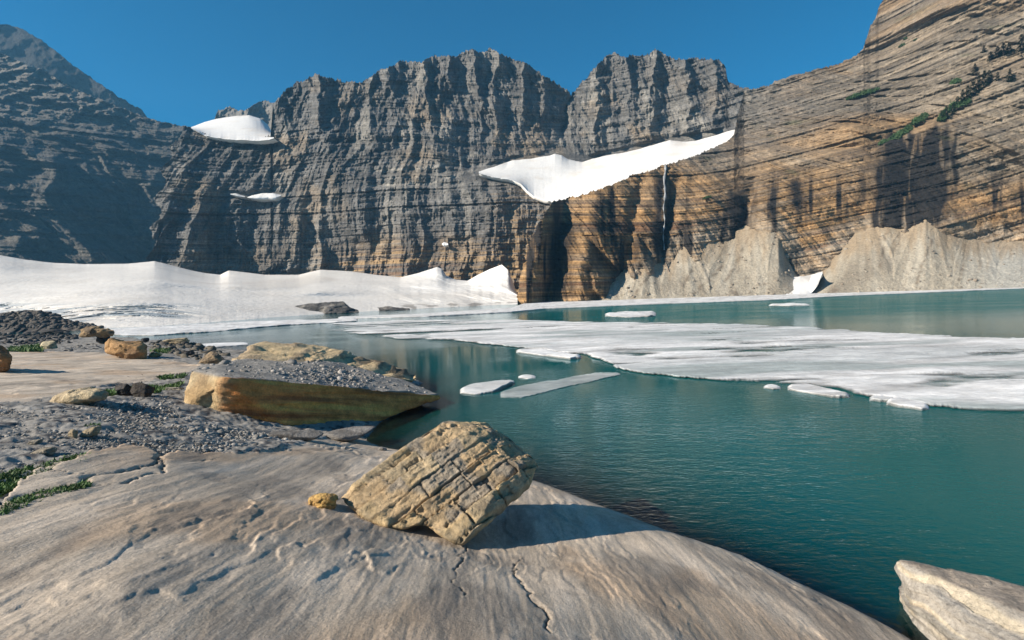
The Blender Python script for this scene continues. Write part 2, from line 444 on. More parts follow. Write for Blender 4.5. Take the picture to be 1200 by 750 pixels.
def colC(P, px, py, D, v):
    X = P[..., 0]; Z = P[..., 2]; s = bedding(P)
    c = np.ones(P.shape) * C3(.115, .112, .108)
    c = mixc(c, C3(.195, .184, .166), sstep(-.1, .6, fbm(X * .05, Z * .012, 3, 5)))
    c = mixc(c, TAN * .75, .5 * sstep(0, .5, fbm(X * .035, Z * .03, 9, 4)) * sstep(60, 150, py))
    bands = perlin(s * .25, X * .01, 0) + .6 * perlin(s * .7, X * .02, 4)
    c = mixc(c, DGREY * 1.3, .35 * sstep(.0, .6, bands)) * (1 + .3 * blocky(X, s, 2.4, 6.0, 4, .15) + .35 * beds(X, s)[1] + .4 * beds(X, s)[2])[..., None]
    low = sstep(262, 318, py + 14 * perlin(px * .02, 1.5, 0)) * sstep(330, 430, px)
    b2 = perlin(s * .9, X * .01, 7) + .5 * perlin(s * 2.4, X * .02, 2)
    c = mixc(c, OCHRE, low * sstep(-.35, .3, b2) * .85); c = mixc(c, RUST, low * sstep(.2, .6, -b2) * .7)
    c = mixc(c, OCHRE * .9, .5 * sstep(560, 600, px) * sstep(205, 235, py) * sstep(-.3, .4, b2))
    for (y0, k) in ((198, .8), (216, .8), (209, .2)):
        dip = y0 + 2.5 * np.sin(px * .02) - sstep(500, 560, px) * 14
        c = mixc(c, PALE, k * np.exp(-((py - dip) / 1.6)**2) * sstep(418, 440, px) * sstep(575, 545, px) * (.6 + .8 * perlin(px * .08, 0, y0)))
    for (x0, w0, a, b) in ((400, 10, 120, 310), (352, 12, 250, 330), (478, 5, 250, 330), (262, 14, 240, 320), (565, 7, 230, 300), (300, 8, 170, 225)):
        c = mixc(c, DGREY * .75, .75 * np.exp(-((px - x0 + 7 * perlin(py * .03, x0, 0)) / w0)**2) * sstep(a, a + 20, py) * sstep(b, b - 25, py) * sstep(-.6, .3, perlin(px * .3, py * .02, 3)))
    return mixc(c, DGREY * .8, .6 * sstep(.25, .6, fbm(X * .16, Z * .02, 6, 3)))
relief('headwall_cliff', 1150, 420, [(174, 345), (180, 322), (170, 304), (182, 288), (176, 268), (190, 250), (181, 232), (196, 214), (187, 198), (203, 184), (198, 172), (211, 160), (214, 150), (214, 0)], 930,
       [(165, 168), (180, 160), (205, 149), (222, 150), (240, 158), (262, 162), (300, 164), (317, 160), (320, 122), (335, 105), (350, 96), (370, 87), (385, 92), (400, 95), (424, 97), (430, 92), (440, 85), (455, 78), (470, 72), (490, 73), (505, 66), (525, 66),
        (535, 65), (545, 59), (555, 57), (562, 62), (573, 57), (582, 61), (600, 69), (612, 72), (620, 76), (630, 84), (640, 90), (655, 100), (664, 104), (669, 112), (676, 102), (690, 88), (700, 75), (708, 68), (720, 61), (728, 66), (745, 66),
        (760, 63), (768, 56), (776, 63), (790, 68), (800, 70), (815, 67), (828, 70), (842, 70), (850, 78), (853, 96), (870, 102), (930, 112)],
       [(165, 345), (930, 345)], dC, dispC, colC, M_cliff, jag=(2.2, 2.6), wrap=60)

# --- the right-hand wall with its warm lower layers
dD = depth_rbf2([(590, 358, 150), (640, 250, 166), (660, 236, 174), (700, 352, 150), (700, 260, 164), (700, 222, 182), (780, 350, 152), (780, 285, 163), (780, 194, 197), (820, 350, 158), (820, 285, 168),
                (860, 352, 156), (845, 168, 212), (872, 108, 240), (900, 350, 156), (900, 270, 168), (900, 180, 198), (900, 100, 238), (1000, 348, 150), (1000, 275, 164), (1000, 150, 188), (1000, 65, 236), (1040, 0, 236),
                (1040, -60, 250), (1100, 345, 144), (1100, 262, 158), (1100, 150, 174), (1100, 0, 212), (1100, -130, 240), (1200, 345, 138), (1200, 270, 150), (1200, 150, 162), (1200, 0, 190), (1200, -130, 212),
                (1430, 345, 112), (1430, 270, 124), (1430, 150, 132), (1430, -130, 172), (940, 325, 158)])
LEDGE = [(560, 400), (1030, 172), (1060, 158), (1090, 145), (1130, 118), (1165, 92), (1200, 72), (1430, -10)]
def dispD(P, px, py, v):
    X = P[..., 0] + .5 * P[..., 1]; Z = P[..., 2]; s = bedding(P)
    w = fbm(X * .015, Z * .015, 5.0, 4)
    big = -7 * (ridged(X * .022 + w * .9, Z * .004, .9, 3) - .35)
    md = -3.2 * (ridged(X * .07 + w * .6, Z * .006, 4.5, 4) - .3)
    sm = .7 * fbm(X * .3, Z * .16, P[..., 1] * .1, 5)
    st = .55 * fracture(X, s) + 0.65 * beds(X, s)[0] + .35 * beds(X, s * 1.9 + 40)[0] + .9 * np.minimum(0, .25 - ridged(X * .16 + .3 * perlin(Z * .06, X * .05, 1), Z * .006, 11, 2)) * -1.6
    led = 5 * (sstep(4, -4, py - interp(LEDGE, px) + 5 * perlin(px * .04, 0, 0)) - .5) * sstep(1010, 1050, px)
    # overhanging dark alcove of the stained face
    alc = 4 * np.exp(-((px - 1068) / 32)**2 - ((py - 215) / 45)**2)
    fl = np.zeros(px.shape)
    for (x0, a, w0) in ((628, -9, 14), (655, 7, 9), (690, -6, 16), (737, 5, 8), (778, 4.5, 6), (820, -4, 16), (868, 4, 8), (905, -2, 22)):
        fl = fl + a * np.exp(-((px - x0 + (py - 290) * .18 + 5 * perlin(py * .03, x0, 1)) / w0)**2) * sstep(180, 240, py)
    return big + md + sm + st * 1.25 + led + alc + fl
def colD(P, px, py, D, v):
    X = P[..., 0] + .5 * P[..., 1]; Z = P[..., 2]; s = bedding(P)
    b1 = perlin(s * .3, X * .012, 0) + .7 * perlin(s * .8, X * .02, 4) + .5 * perlin(s * 2.2, X * .04, 2)
    c = mixc(np.ones(P.shape) * GREY * .85, LGREY * .78, sstep(-.4, .5, fbm(X * .04, Z * .03, 3, 5)))
    c = mixc(c, C3(.255, .18, .105), .8 * sstep(-.4, .5, fbm(X * .03, Z * .03, 12, 4)))
    c = mixc(c, DGREY * 1.3, .55 * sstep(.1, .7, b1))
    warm = sstep(165, 265, py - np.maximum(px - 1000, 0) * .12 + 22 * perlin(px * .015, py * .02, 0))
    c = mixc(c, OCHRE, warm * sstep(-.55, .4, -b1) * .85); c = mixc(c, RUST, warm * sstep(.25, .7, b1) * .8)
    c = mixc(c, C3(.44, .29, .14), warm * .7 * sstep(.3, .7, perlin(s * .8, X * .01, 9)))
    c = c * (1 + .25 * blocky(X, s, 2.0, 6.0, 4, .15) + .4 * beds(X, s)[1] + .5 * beds(X, s)[2] + .45 * beds(X, s * 1.9 + 40)[2])[..., None]
    c = c * C3(.90, .82, .72)
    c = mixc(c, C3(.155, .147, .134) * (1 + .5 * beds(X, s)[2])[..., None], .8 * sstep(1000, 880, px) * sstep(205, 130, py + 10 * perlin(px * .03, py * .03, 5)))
    foot = interp([(700, 345), (757, 300), (800, 280), (880, 248), (914, 262), (950, 300), (1000, 262), (1087, 242), (1110, 262), (1200, 270), (1430, 272)], px)
    c = mixc(c, SCREE, .45 * sstep(-14, 8, py - foot + 10 * perlin(px * .1, py * .02, 6)) * sstep(700, 730, px))
    # water stains running down from ledges
    stn = sstep(.05, .5, fbm(px * .075, py * .006, 2.0, 4)) * sstep(190, 235, py) * .75 * sstep(-.4, .2, perlin(px * .02, py * .012, 8))
    for (x0, w0, a, b, k) in ((1066, 38, 152, 280, 1.0), (1097, 13, 148, 268, 1.0), (1048, 14, 170, 300, .9), (1030, 5, 190, 290, .8), (1118, 4, 150, 225, .7), (868, 20, 222, 290, .8), (938, 10, 205, 255, .7), (660, 16, 255, 345, .7), (730, 9, 250, 350, .55), (752, 7, 270, 345, .5),
                              (778, 13, 205, 305, .75), (805, 6, 255, 300, .6), (700, 7, 260, 320, .5), (1115, 6, 150, 200, .5), (1010, 5, 200, 250, .5), (850, 4, 240, 290, .8), (1045, 6, 180, 300, .6)):
        q = np.exp(-np.abs((px - x0 + (py - 220) * .06 + 8 * perlin(py * .025, x0, 0)) / w0)**3) * sstep(a - 6, a + 12, py + 8 * perlin(px * .15, 0, 1)) * sstep(b + 22, b - 20, py + 26 * perlin(px * .16, 5, 1))
        stn = np.maximum(stn, k * q * sstep(-1.1, -.15, fbm(px * .11, py * .02, x0 * .1, 3)))
    c = mixc(c, BLACK * .6, np.minimum(1, stn * 1.45) * .97)
    c = mixc(c, PALE, .12 * sstep(.35, .7, fbm(px * .12, py * .012, 7.7, 3)) * sstep(230, 140, py) * sstep(-.2, .3, perlin(px * .02, py * .03, 1)))
    green = sstep(.35, .6, fbm(X * .09, Z * .09, 5, 4)) * sstep(.05, .5, perlin(px * .02, py * .03, 12))
    return mixc(c, C3(.06, .075, .03), .45 * green * sstep(250, 180, py))
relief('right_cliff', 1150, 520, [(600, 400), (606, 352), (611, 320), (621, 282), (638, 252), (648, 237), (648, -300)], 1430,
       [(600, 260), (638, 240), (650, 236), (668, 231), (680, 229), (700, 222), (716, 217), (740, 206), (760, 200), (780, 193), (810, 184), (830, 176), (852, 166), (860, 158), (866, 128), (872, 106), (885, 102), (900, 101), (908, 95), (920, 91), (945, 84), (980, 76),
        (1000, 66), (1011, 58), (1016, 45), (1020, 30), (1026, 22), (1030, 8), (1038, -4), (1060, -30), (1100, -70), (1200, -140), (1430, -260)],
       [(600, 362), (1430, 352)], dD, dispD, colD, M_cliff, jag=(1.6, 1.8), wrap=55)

def cliff_depth(name, px, py):
    X, Y, P = STORE[name]
    d = (X - px)**2 + (Y - py)**2; i = np.unravel_index(np.argmin(d), d.shape)
    return P[i], (P[i] - CAM) @ fw

# --- scree cones at the foot of the right-hand wall
def scree(name, x0, x1, top, base_depth, top_depth, seed, apex):
    cols = int((x1 - x0) * 1.1); rows = 110
    top = [(x_, y_ - 9) for x_, y_ in top]
    kx = np.arange(x0, x1 + 1, 4.0); kd = np.array([cliff_depth('right_cliff', x, interp(top, x) + 2)[1] for x in kx])
    kd = np.convolve(np.pad(kd, 3, mode='edge'), np.ones(7) / 7, 'valid') + 3.2; tdep = list(zip(kx, kd))
    def dep(px, py):
        vv = (interp([(600, 359), (900, 350), (1200, 341), (1430, 336)], px) - py) / (interp([(600, 359), (900, 350), (1200, 341), (1430, 336)], px) - interp(top, px))
        return 1 / lerp(1 / interp(base_depth, px), 1 / interp(tdep, px), np.clip(vv, 0, 1))
    def fan(px, py):
        best = np.full(px.shape, 1e9); A = np.zeros(px.shape); I = np.zeros(px.shape)
        for k, (ax, ay) in enumerate(apex):
            q = (px - ax) / (np.maximum(py - ay, 0) + 16.0); m_ = np.abs(q) < best
            A = np.where(m_, q, A); I = np.where(m_, k, I); best = np.where(m_, np.abs(q), best)
        return A, I
    def dsp(P, px, py, v):
        A, I = fan(px, py); e = np.sin(np.pi * np.clip(v, 0.0, 1))**.6
        return e * (-.5 - .8 * (ridged(A * 3.2 + I * 7.3, v * .25, seed, 3) - .4)) + .25 * fbm(P[..., 0] * .4, P[..., 1] * .4, P[..., 2] * .2, 4)
    def clr(P, px, py, D, v):
        c = np.ones(P.shape) * C3(.36, .325, .265)
        c = mixc(c, C3(.44, .405, .34), sstep(-.2, .6, fbm(fan(px, py)[0] * 4 + fan(px, py)[1] * 5, v * .5, seed, 4)))
        rl = sstep(.1, .5, ridged(fan(px, py)[0] * 3 + fan(px, py)[1] * 5, v * .4, seed + 2, 2) - .25) * sstep(-.2, .4, perlin(px * .02, py * .02, seed))
        c = mixc(c, C3(.17, .145, .115), .5 * rl)
        c = mixc(c, C3(.16, .125, .095), .8 * sstep(.1, .5, fbm(px * .06, py * .12, seed + 3, 4)) * sstep(.45, .1, v) * sstep(840, 870, px) * sstep(1020, 985, px))
        c = mixc(c, C3(.41, .41, .385), .8 * sstep(1110, 1180, px))
        for k, pl in enumerate(([(1095, 262), (1090, 290), (1080, 312), (1074, 332)], [(1131, 286), (1128, 310), (1124, 332)], [(824, 298), (811, 318), (800, 334)], [(846, 312), (828, 330), (812, 345)], [(766, 318), (752, 334), (742, 350)], [(1040, 266), (1035, 290), (1031, 312)], [(880, 268), (868, 300), (850, 330)])):
            dd = seg_dist(px + 2 * perlin(py * .15, px * .05, k), py, pl)
            c = mixc(c, C3(.15, .12, .09), .75 * np.exp(-(dd / 2.2)**2) * sstep(-.5, .3, perlin(py * .2, px * .1, k)))
        c = mixc(c, C3(.20, .175, .145), .6 * (hashn(np.floor(px * 1.3), np.floor(py * 1.7), 3) > .93) * sstep(.7, .1, v))
        c = c * C3(.93, .91, .88)
        return mixc(c, TAN, .75 * sstep(.5, .9, v + .25 * fbm(px * .1, py * .03, seed, 3)))
    return relief(name, cols, rows, x0, x1, top, [(600, 361), (900, 352), (1200, 343), (1430, 338)], dep, dsp, clr, M_scree, jag=(.8, .9), back=(4, 8, 12))
BD = [(600, 148), (700, 145), (800, 142), (900, 139), (1000, 134), (1100, 129), (1200, 124), (1430, 104)]
scree('scree_slope', 703, 948, [(703, 352), (715, 338), (735, 319), (757, 311), (775, 309), (800, 294), (830, 288), (853, 281), (880, 263), (900, 264), (912, 274), (920, 300), (932, 325), (948, 347)],
      BD, None, 2.0, [(716, 330), (757, 300), (800, 280), (880, 245), (915, 260)])
scree('scree_slope', 952, 1430, [(952, 346), (966, 322), (985, 297), (1003, 277), (1020, 269), (1040, 267), (1055, 271), (1068, 265), (1085, 257), (1097, 265), (1110, 277), (1135, 284), (1200, 287), (1430, 290)],
      BD, None, 5.0, [(1014, 255), (1087, 240), (1140, 265), (1195, 268), (1260, 268), (1340, 268)])

# ------------------------------------------------------------------ snow and ice
def between(name, cols, rows, x0, x1, top, bot, dep, dsp, clr, mat, edge=(.0, .0), thick=0.0, sm=18):
    """snow surface spanning a lower and an upper outline, with an underside skirt"""
    u = np.linspace(x0, x1, cols)[None]; v = np.linspace(0, 1, rows)[:, None]
    px = np.repeat(u, rows, 0); a = interp(bot, px); b = interp(top, px)
    sa = sinterp(bot, px, sm); sb = sinterp(top, px, sm)
    a2 = sinterp(bot, px, min(sm, 7)); b2 = sinterp(top, px, min(sm, 7))
    py = lerp(sa, sb, v) + (1 - v)**3 * (a2 - sa) + v**3 * (b2 - sb) + (1 - v)**10 * (a - a2) + v**10 * (b - b2); V = v + 0 * px
    py = py + (1 - v)**5 * edge[0] * (perlin(px * .11, 2.2, 0) + .7 * perlin(px * .37, 1, 0)) + v**8 * edge[1] * (perlin(px * .09, 5.2, 0) + .5 * perlin(px * .3, 4, 0))
    T = dep(px, py, V)
    P0 = at(px, py, T); P = at(px, py, T + dsp(P0, px, py, V)); c = clr(P0, px, py, V)
    P2 = np.concatenate([P[:1] + np.array([0, 5.0, -.4 - thick]), P, P[-1:] + np.array([0, 8.0, -6.0])], 0)
    c = np.concatenate([c[:1], c, c[-1:]], 0)
    return make_mesh(name, P2, grid_faces(*P2.shape[:2]), mat, c)

SN = C3(.68, .675, .665)
def snow_col(P, px, py, v):
    c = np.ones(P.shape) * SN
    return mixc(c, C3(.60, .55, .49), .5 * sstep(.15, .7, fbm(P[..., 0] * .08, P[..., 2] * .15, 3, 5)))

def depSF(px, py, v):
    bt = sinterp([(556, 238), (600, 233), (640, 224), (700, 207), (780, 203), (830, 216), (862, 224)], px, 25)
    tp = sinterp([(556, 262), (600, 270), (650, 275), (700, 280), (785, 281), (850, 268), (864, 236)], px)
    return np.minimum(1 / lerp(1 / bt, 1 / tp, v), dC(px, py) - 2.0 + 1e3 * sstep(690, 740, px))
o = between('snowfield', 320, 60, 561, 861, [(561, 201), (580, 195), (600, 188), (622, 186), (645, 182), (650, 180), (658, 182), (667, 187), (682, 190), (695, 186), (712, 182), (740, 177), (765, 170), (785, 164), (800, 166), (815, 165), (840, 158), (856, 153), (861, 152)],
        [(561, 203), (580, 208), (600, 211), (611, 216), (618, 224), (626, 231), (640, 235.5), (660, 237), (700, 226), (740, 210), (780, 197), (830, 180), (857, 167), (861, 156)],
        depSF, lambda P, px, py, v: .8 * fbm(P[..., 0] * .05, P[..., 1] * .05, 2, 4) * np.sin(np.pi * np.clip(v, .0, 1)), snow_col, M_snow, edge=(.4, .45), sm=30)
tag(o, 'long bright snowfield slanting across the rock shelf beneath the twin central summits', 'snowfield')

o = between('snow_patch', 110, 40, 224, 321, [(224, 149), (240, 143), (255, 139), (275, 136), (292, 135), (305, 139), (314, 146), (317, 152), (321, 160)], [(224, 150), (240, 159), (262, 163), (300, 165), (315, 164), (321, 162)],
        lambda px, py, v: lerp(interp([(224, 262), (262, 262), (321, 258)], px), 335, v), lambda P, px, py, v: 2 * fbm(P[..., 0] * .05, P[..., 1] * .05, 2, 4) * (1 - v) * 2 * v, snow_col, M_snow, edge=(.5, .3))
tag(o, 'domed white snow patch on the high saddle at the skyline, below a small dark ridge', 'snow patch')

def little_snow(x0, x1, top, bot, label, src, lift, cat='snow patch', name='snow_patch', rise=2.0):
    xm = (x0 + x1) / 2
    ds = [min(cliff_depth(src, x, y)[1] for y in (interp(top, x), interp(bot, x))) for x in np.linspace(x0, x1, 14)]
    xs = np.linspace(x0, x1, 14)
    oo = between(name, 60, 24, x0, x1, top, bot, lambda px, py, v: np.interp(px, xs, ds) - lift * (1 - v) - .35 * lift * (v) - .3 * lift * np.sin(np.pi * v),
                 lambda P, px, py, v: .3 * fbm(P[..., 0] * .3, P[..., 2] * .3, 2, 3), snow_col, M_snow, edge=(.4, .4), sm=2)
    return tag(oo, label, cat)
little_snow(290, 329, [(290, 231), (296, 229), (308, 226.5), (320, 226), (329, 228.5)], [(290, 232), (300, 233.5), (322, 234), (329, 230)], 'small white snow patch on a ledge low in the left part of the headwall', 'headwall_cliff', 5)
little_snow(270, 287, [(270, 227), (276, 226.5), (287, 230)], [(270, 228), (280, 230.5), (287, 231.5)], 'tiny sliver of snow just left of the ledge snow patch on the headwall', 'headwall_cliff', 5)
little_snow(518, 525, [(518, 285), (521, 283.5), (525, 285)], [(518, 287), (522, 288.5), (525, 287)], 'single white fleck of snow in the bare cliff above the glacier edge', 'headwall_cliff', 3)

# glacier on the left
GB = [(-320, 392), (0, 386), (60, 386), (140, 386), (220, 381), (300, 374), (400, 367), (500, 362), (607, 356.5)]
GT = [(-320, 288), (-60, 296), (0, 299), (28, 304), (62, 308), (100, 309.5), (150, 309), (181, 306), (190, 308), (205, 312), (225, 317), (240, 320), (258, 322), (268, 317), (278, 318), (310, 322), (350, 322), (362, 319), (375, 316), (395, 317), (412, 318), (440, 322), (470, 325),
      (490, 320), (512, 313), (518, 315), (523, 323), (535, 328), (548, 329), (560, 322), (575, 315), (588, 310), (595, 316), (602, 332), (607, 351)]
def depG(px, py, v):
    bt = on_plane(px, sinterp(GB, px, 45), -.1); bt = (bt - CAM) @ fw
    tp = sinterp([(-320, 150), (0, 178), (100, 186), (185, 192), (215, 196), (260, 200), (350, 206), (450, 203), (520, 196), (545, 198), (590, 182), (607, 150)], px)
    return 1 / lerp(1 / bt, 1 / tp, v)
def dspG(P, px, py, v):
    X, Y = P[..., 0], P[..., 1]
    e = np.sin(np.pi * np.clip(v, 0, 1))**.7
    d = 9 * fbm(X * .018, Y * .018, 3, 3) * e
    d = d - 3.5 * (ridged(X * .06 + Y * .05, Y * .02 - X * .01, 8, 3) - .4) * e * sstep(420, 500, px)
    crv = sstep(.10, .16, v) * sstep(.40, .30, v) * sstep(260, 190, px)
    d = d + crv * 2.2 * ridged(X * .05, Y * .28, 4, 4) + .22 * fbm(X * .6, Y * .6, 3, 3)
    return d
def colG(P, px, py, v):
    X, Y = P[..., 0], P[..., 1]
    c = np.ones(P.shape) * C3(.70, .675, .64)
    c = mixc(c, C3(.50, .46, .415), .7 * sstep(-.1, .7, fbm(X * .035, Y * .035, 3, 5)))
    c = mixc(c, C3(.62, .60, .57), .5 * sstep(.1, .5, ridged(px * .006, py * .12, 2, 3)))
    c = mixc(c, SN, .8 * sstep(440, 520, px) * sstep(.25, .6, v))
    crv = sstep(.08, .14, v + .03 * perlin(px * .03, 1, 1)) * sstep(.42, .30, v) * sstep(265, 190, px)
    c = mixc(c, C3(.22, .27, .31), .85 * crv * sstep(-.15, .35, fbm(X * .05, Y * .22, 5, 5)))
    dirt = sstep(.2, .1, v) * sstep(440, 480, px) * sstep(.0, .3, fbm(px * .04, py * .2, 3, 4))
    return mixc(c, C3(.2, .18, .16), .75 * dirt)
o = between('glacier', 900, 200, -320, 606.5, GT, GB, depG, dspG, colG, M_snow, edge=(.2, .12), sm=55)
tag(o, 'broad white glacier sloping down to the lake below the headwall on the left', 'glacier')

# rock islands in the glacier front
def rock_island(poly_top, poly_bot, x0, x1, label):
    def dep(px, py, v):
        bt = on_plane(px, np.maximum(interp(poly_bot, px), interp(GB, px) * 0 + 357), -.05); t0 = (bt - CAM) @ fw
        return np.minimum(t0, 140) - 3 + 4 * v
    oo = between('rock_outcrop', 90, 24, x0, x1, poly_top, poly_bot, dep, lambda P, px, py, v: 1.2 * fbm(P[..., 0] * .2, P[..., 2] * .5, 2, 5),
                 lambda P, px, py, v: mixc(np.ones(P.shape) * DGREY * .8, GREY, sstep(0, .6, fbm(P[..., 0] * .3, P[..., 2] * .8, 1, 4))), M_cliff, edge=(.4, .8))
    return tag(oo, label, 'rock outcrop')
rock_island([(320, 367), (340, 360), (360, 356), (385, 354), (402, 353), (410, 360), (420, 364)], [(320, 368), (350, 368.5), (385, 367.5), (420, 366)], 320, 420, 'dark wedge of bare rock sticking out of the glacier foot')
rock_island([(422, 363), (440, 360.5), (455, 359), (480, 361.5)], [(422, 364), (450, 364), (480, 363)], 422, 480, 'low dark rock strip at the water edge right of the larger outcrop')

# snow tongue at the cliff foot
def depST(px, py, v):
    return lerp(interp(BD, px) - .5, 150, v) + 5 * sstep(935, 964, px)
o = between('snow_patch', 80, 30, 897, 964, [(897, 343), (900, 325), (905, 323), (925, 325), (945, 323), (957, 320), (964, 318)], [(897, 349), (930, 348.5), (950, 345), (958, 335), (964, 320)], depST,
            lambda P, px, py, v: .6 * fbm(P[..., 0] * .15, P[..., 2] * .2, 2, 4), snow_col, M_snow, edge=(.5, .8))
tag(o, 'square white snow patch at the lake edge between the two scree fans', 'snow patch')

# waterfall
pts = []
for i, y in enumerate(np.linspace(193, 293, 60)):
    p, t = cliff_depth('right_cliff', 779.5 - (y - 193) * .02 + .8 * math.sin(y * .2), y)
    pts.append((y, t))
ts = np.array([t for _, t in pts]); ys = np.array([y for y, _ in pts])
ts = np.minimum.accumulate(ts[::1]) if False else np.convolve(np.pad(ts, 4, mode='edge'), np.ones(9) / 9, 'valid')
V = []
for i, (y, t) in enumerate(zip(ys, ts)):
    w = 1.0 + .45 * math.sin(i * .9) + (.3 if y < 235 else -.35)
    for k, (dx, dt) in enumerate(((-w, -.9), (-w * .4, -1.5), (w * .4, -1.5), (w, -.9), (w * .6, .8), (-w * .6, .8))):
        V.append(at(779.5 - (y - 193) * .02 + .8 * math.sin(y * .2) + dx, y, t + dt))
V = np.array(V).reshape(60, 6, 3); V = np.concatenate([V, V[:, :1]], 1)
wc = np.ones(V.shape) * C3(.42, .43, .44) * (.45 + .45 * hashn(np.arange(60))[:, None, None])
o = make_mesh('waterfall', V, grid_faces(60, 7), M_snow, wc)
tag(o, 'thin white waterfall dropping down the dark-stained cliff below the snowfield', 'waterfall')

# floating ice
def _fl(py, px):
    return np.clip((py - (364 - px * .035)) / 90, .12, 1)
def floe(x0, x1, far, near, label, th=.12, dark=.0, cols=None, rows=30, edge=(1, 1), name='ice_floe', cat='ice floe', group=None, rim=.06, wet=0.0, calm=1.0, feather=0.0):
    cols = cols or max(30, int((x1 - x0) * .8))
    s = np.linspace(0, 1, cols)[None]; v = np.linspace(0, 1, rows)[:, None]
    px = np.repeat(lerp(x0, x1, s), rows, 0); a = interp(near, px); b = interp(far, px)
    a = a + _fl(a, px) * edge[0] * (perlin(px * .05, 2.2, x0) + .6 * perlin(px * .21, 1, x0) + .3 * perlin(px * .45, 1, x0)); b = b + _fl(b, px) * edge[1] * (perlin(px * .05, 7.2, x0) + .6 * perlin(px * .2, 4, x0))
    b = np.minimum(b, a - .2)
    vv = np.sin((v - .5) * np.pi) * .5 + .5
    py = lerp(a, b, vv)
    P = on_plane(px, py, 0.0)
    X, Y = P[..., 0], P[..., 1]
    e = np.minimum(np.minimum(v, 1 - v) / rim, np.minimum(s, 1 - s) * (x1 - x0) / 6.0)
    cover = np.clip(np.minimum(np.minimum(v, 1 - v) / .08, np.minimum(s, 1 - s) * (x1 - x0) / 3.0), 0, 1) * (1 - .55 * min(1, dark * 1.3)) + .0 * px
    if feather:
        ed = np.minimum(np.minimum(v, 1 - v) / .14, np.minimum(s, 1 - s) * (x1 - x0) / 40.0)
        ed = np.minimum(ed, 1.1)
        fr_ = fbm(X * .35 + .1 * Y, Y * .7, 12, 5) + .5 * fbm(X * .08, Y * .3, 3, 3)
        thin = 1.0 * sstep(640, 430, px)                       # broken, thinning ice towards the left shore
        soft = ed * (1 - .3 * thin) + .06 - .30 * thin + feather * (fr_ - .05) - (.75 * sstep(.12, .5, fbm(X * .045, Y * .3, 14, 5)) if wet else 0)
        e = np.minimum(e, np.maximum(soft, .02) * 1.6); cover = np.clip(soft * 2.4, 0, 1)**1.3 * np.clip(np.minimum(v, 1 - v) / .012 + 0 * s, 0, 1)
    e = np.sign(e) * np.clip(np.abs(e), 0, 1)**.6
    hgt = th * (.8 + calm * (.7 * fbm(X * .25, Y * .35, 4, 5) + .45 * ridged(X * .12 + Y * .1, Y * .5, 3, 3)))
    if wet: hgt = hgt - wet * th * sstep(-.05, .35, fbm(X * .06, Y * .25, 9, 4))
    P[..., 2] = (.012 if feather else -.03 * th / .12) + np.clip(e, -.6, 1) * np.maximum(hgt, th * .25 if not wet else .07)
    c = np.ones(P.shape) * C3(.68, .685, .69)
    st = .6 * fbm(X * .12 + .05 * Y, Y * .6, 2, 6) + .6 * fbm(X * .5, Y * 1.3, 2, 5)
    c = mixc(c, C3(.40, .395, .39), .7 * sstep(-.1, .6, st)); c = mixc(c, C3(.80, .80, .80), .7 * sstep(.05, .5, -st))
    c = mixc(c, C3(.40, .43, .44), .6 * sstep(.0, .5, fbm(X * .03, Y * .22, 14, 5)) if wet else 0 * st)
    c = mixc(c, C3(.30, .35, .35), .8 * sstep(.1, .45, fbm(X * .06, Y * .25, 9, 4)) if wet else 0 * st)
    c = mixc(c, C3(.22, .30, .31), dark + .3 * dark * st)
    bt = P.copy(); bt[..., 2] = -.3 * th / .12
    P2 = np.concatenate([bt[:1], P, bt[-1:]], 0); c2 = np.concatenate([c[:1], c, c[-1:]], 0); cv = np.concatenate([cover[:1], cover, cover[-1:]], 0)
    oo = make_mesh(name, P2, grid_faces(*P2.shape[:2]), M_ice, c2, {'cover': cv})
    return tag(oo, label, cat, group)

floe(375, 1330, [(375, 383), (395, 379), (480, 375.5), (600, 375), (700, 378), (800, 379), (880, 381), (960, 385), (1040, 391), (1120, 395), (1200, 397), (1330, 404)],
     [(375, 385), (400, 390), (440, 394), (470, 398), (500, 398.5), (530, 399), (560, 403), (600, 407), (640, 411), (680, 416), (700, 421), (712, 426), (722, 432), (745, 437), (800, 443), (870, 449), (930, 453), (980, 458), (1030, 468), (1090, 476), (1150, 484), (1200, 490), (1330, 508)],
     'huge streaked grey-white ice sheet stretching across the middle of the lake', th=.08, cols=1000, rows=150, edge=(1.3, .8), name='ice_sheet', cat='ice sheet', rim=.03, wet=.8, feather=.55)
floe(395, 1330, [(395, 372), (500, 368), (600, 361), (620, 354), (760, 350), (900, 345), (1000, 341), (1100, 338), (1200, 334.5), (1330, 331)],
     [(395, 374), (500, 371.5), (600, 366), (640, 362), (700, 359.5), (800, 355.5), (900, 352), (1000, 346.5), (1100, 342.5), (1200, 338.2), (1330, 335)],
     'narrow rim of white shore ice along the far waterline under the cliffs', th=.22, cols=700, rows=16, edge=(.35, .2), name='shore_ice', calm=.25, cat='shore ice')
floe(125, 420, [(125, 386), (160, 385), (220, 381), (300, 377), (360, 375.5), (420, 373.5)], [(125, 392), (150, 393.5), (180, 393.5), (210, 391.5), (250, 389), (290, 385), (340, 381), (420, 376.5)], 'flat white ice shelf between the glacier foot and the small blue inlet', th=.14, edge=(.3, .3), name='ice_shelf', cat='ice shelf', cols=250)
floe(222, 292, [(222, 405), (250, 402.5), (292, 402)], [(222, 408.5), (255, 407), (292, 404)], 'thin pale ice strip floating in the blue inlet behind the long boulder', th=.06, edge=(.5, .4))
floe(538, 604, [(538, 457), (552, 452.5), (570, 449), (590, 446), (604, 446)], [(538, 461), (560, 463), (580, 460), (595, 453), (604, 448)], 'curved white ice floe floating nearest the pointed tip of the long boulder', th=.12, edge=(.8, .6), dark=.12)
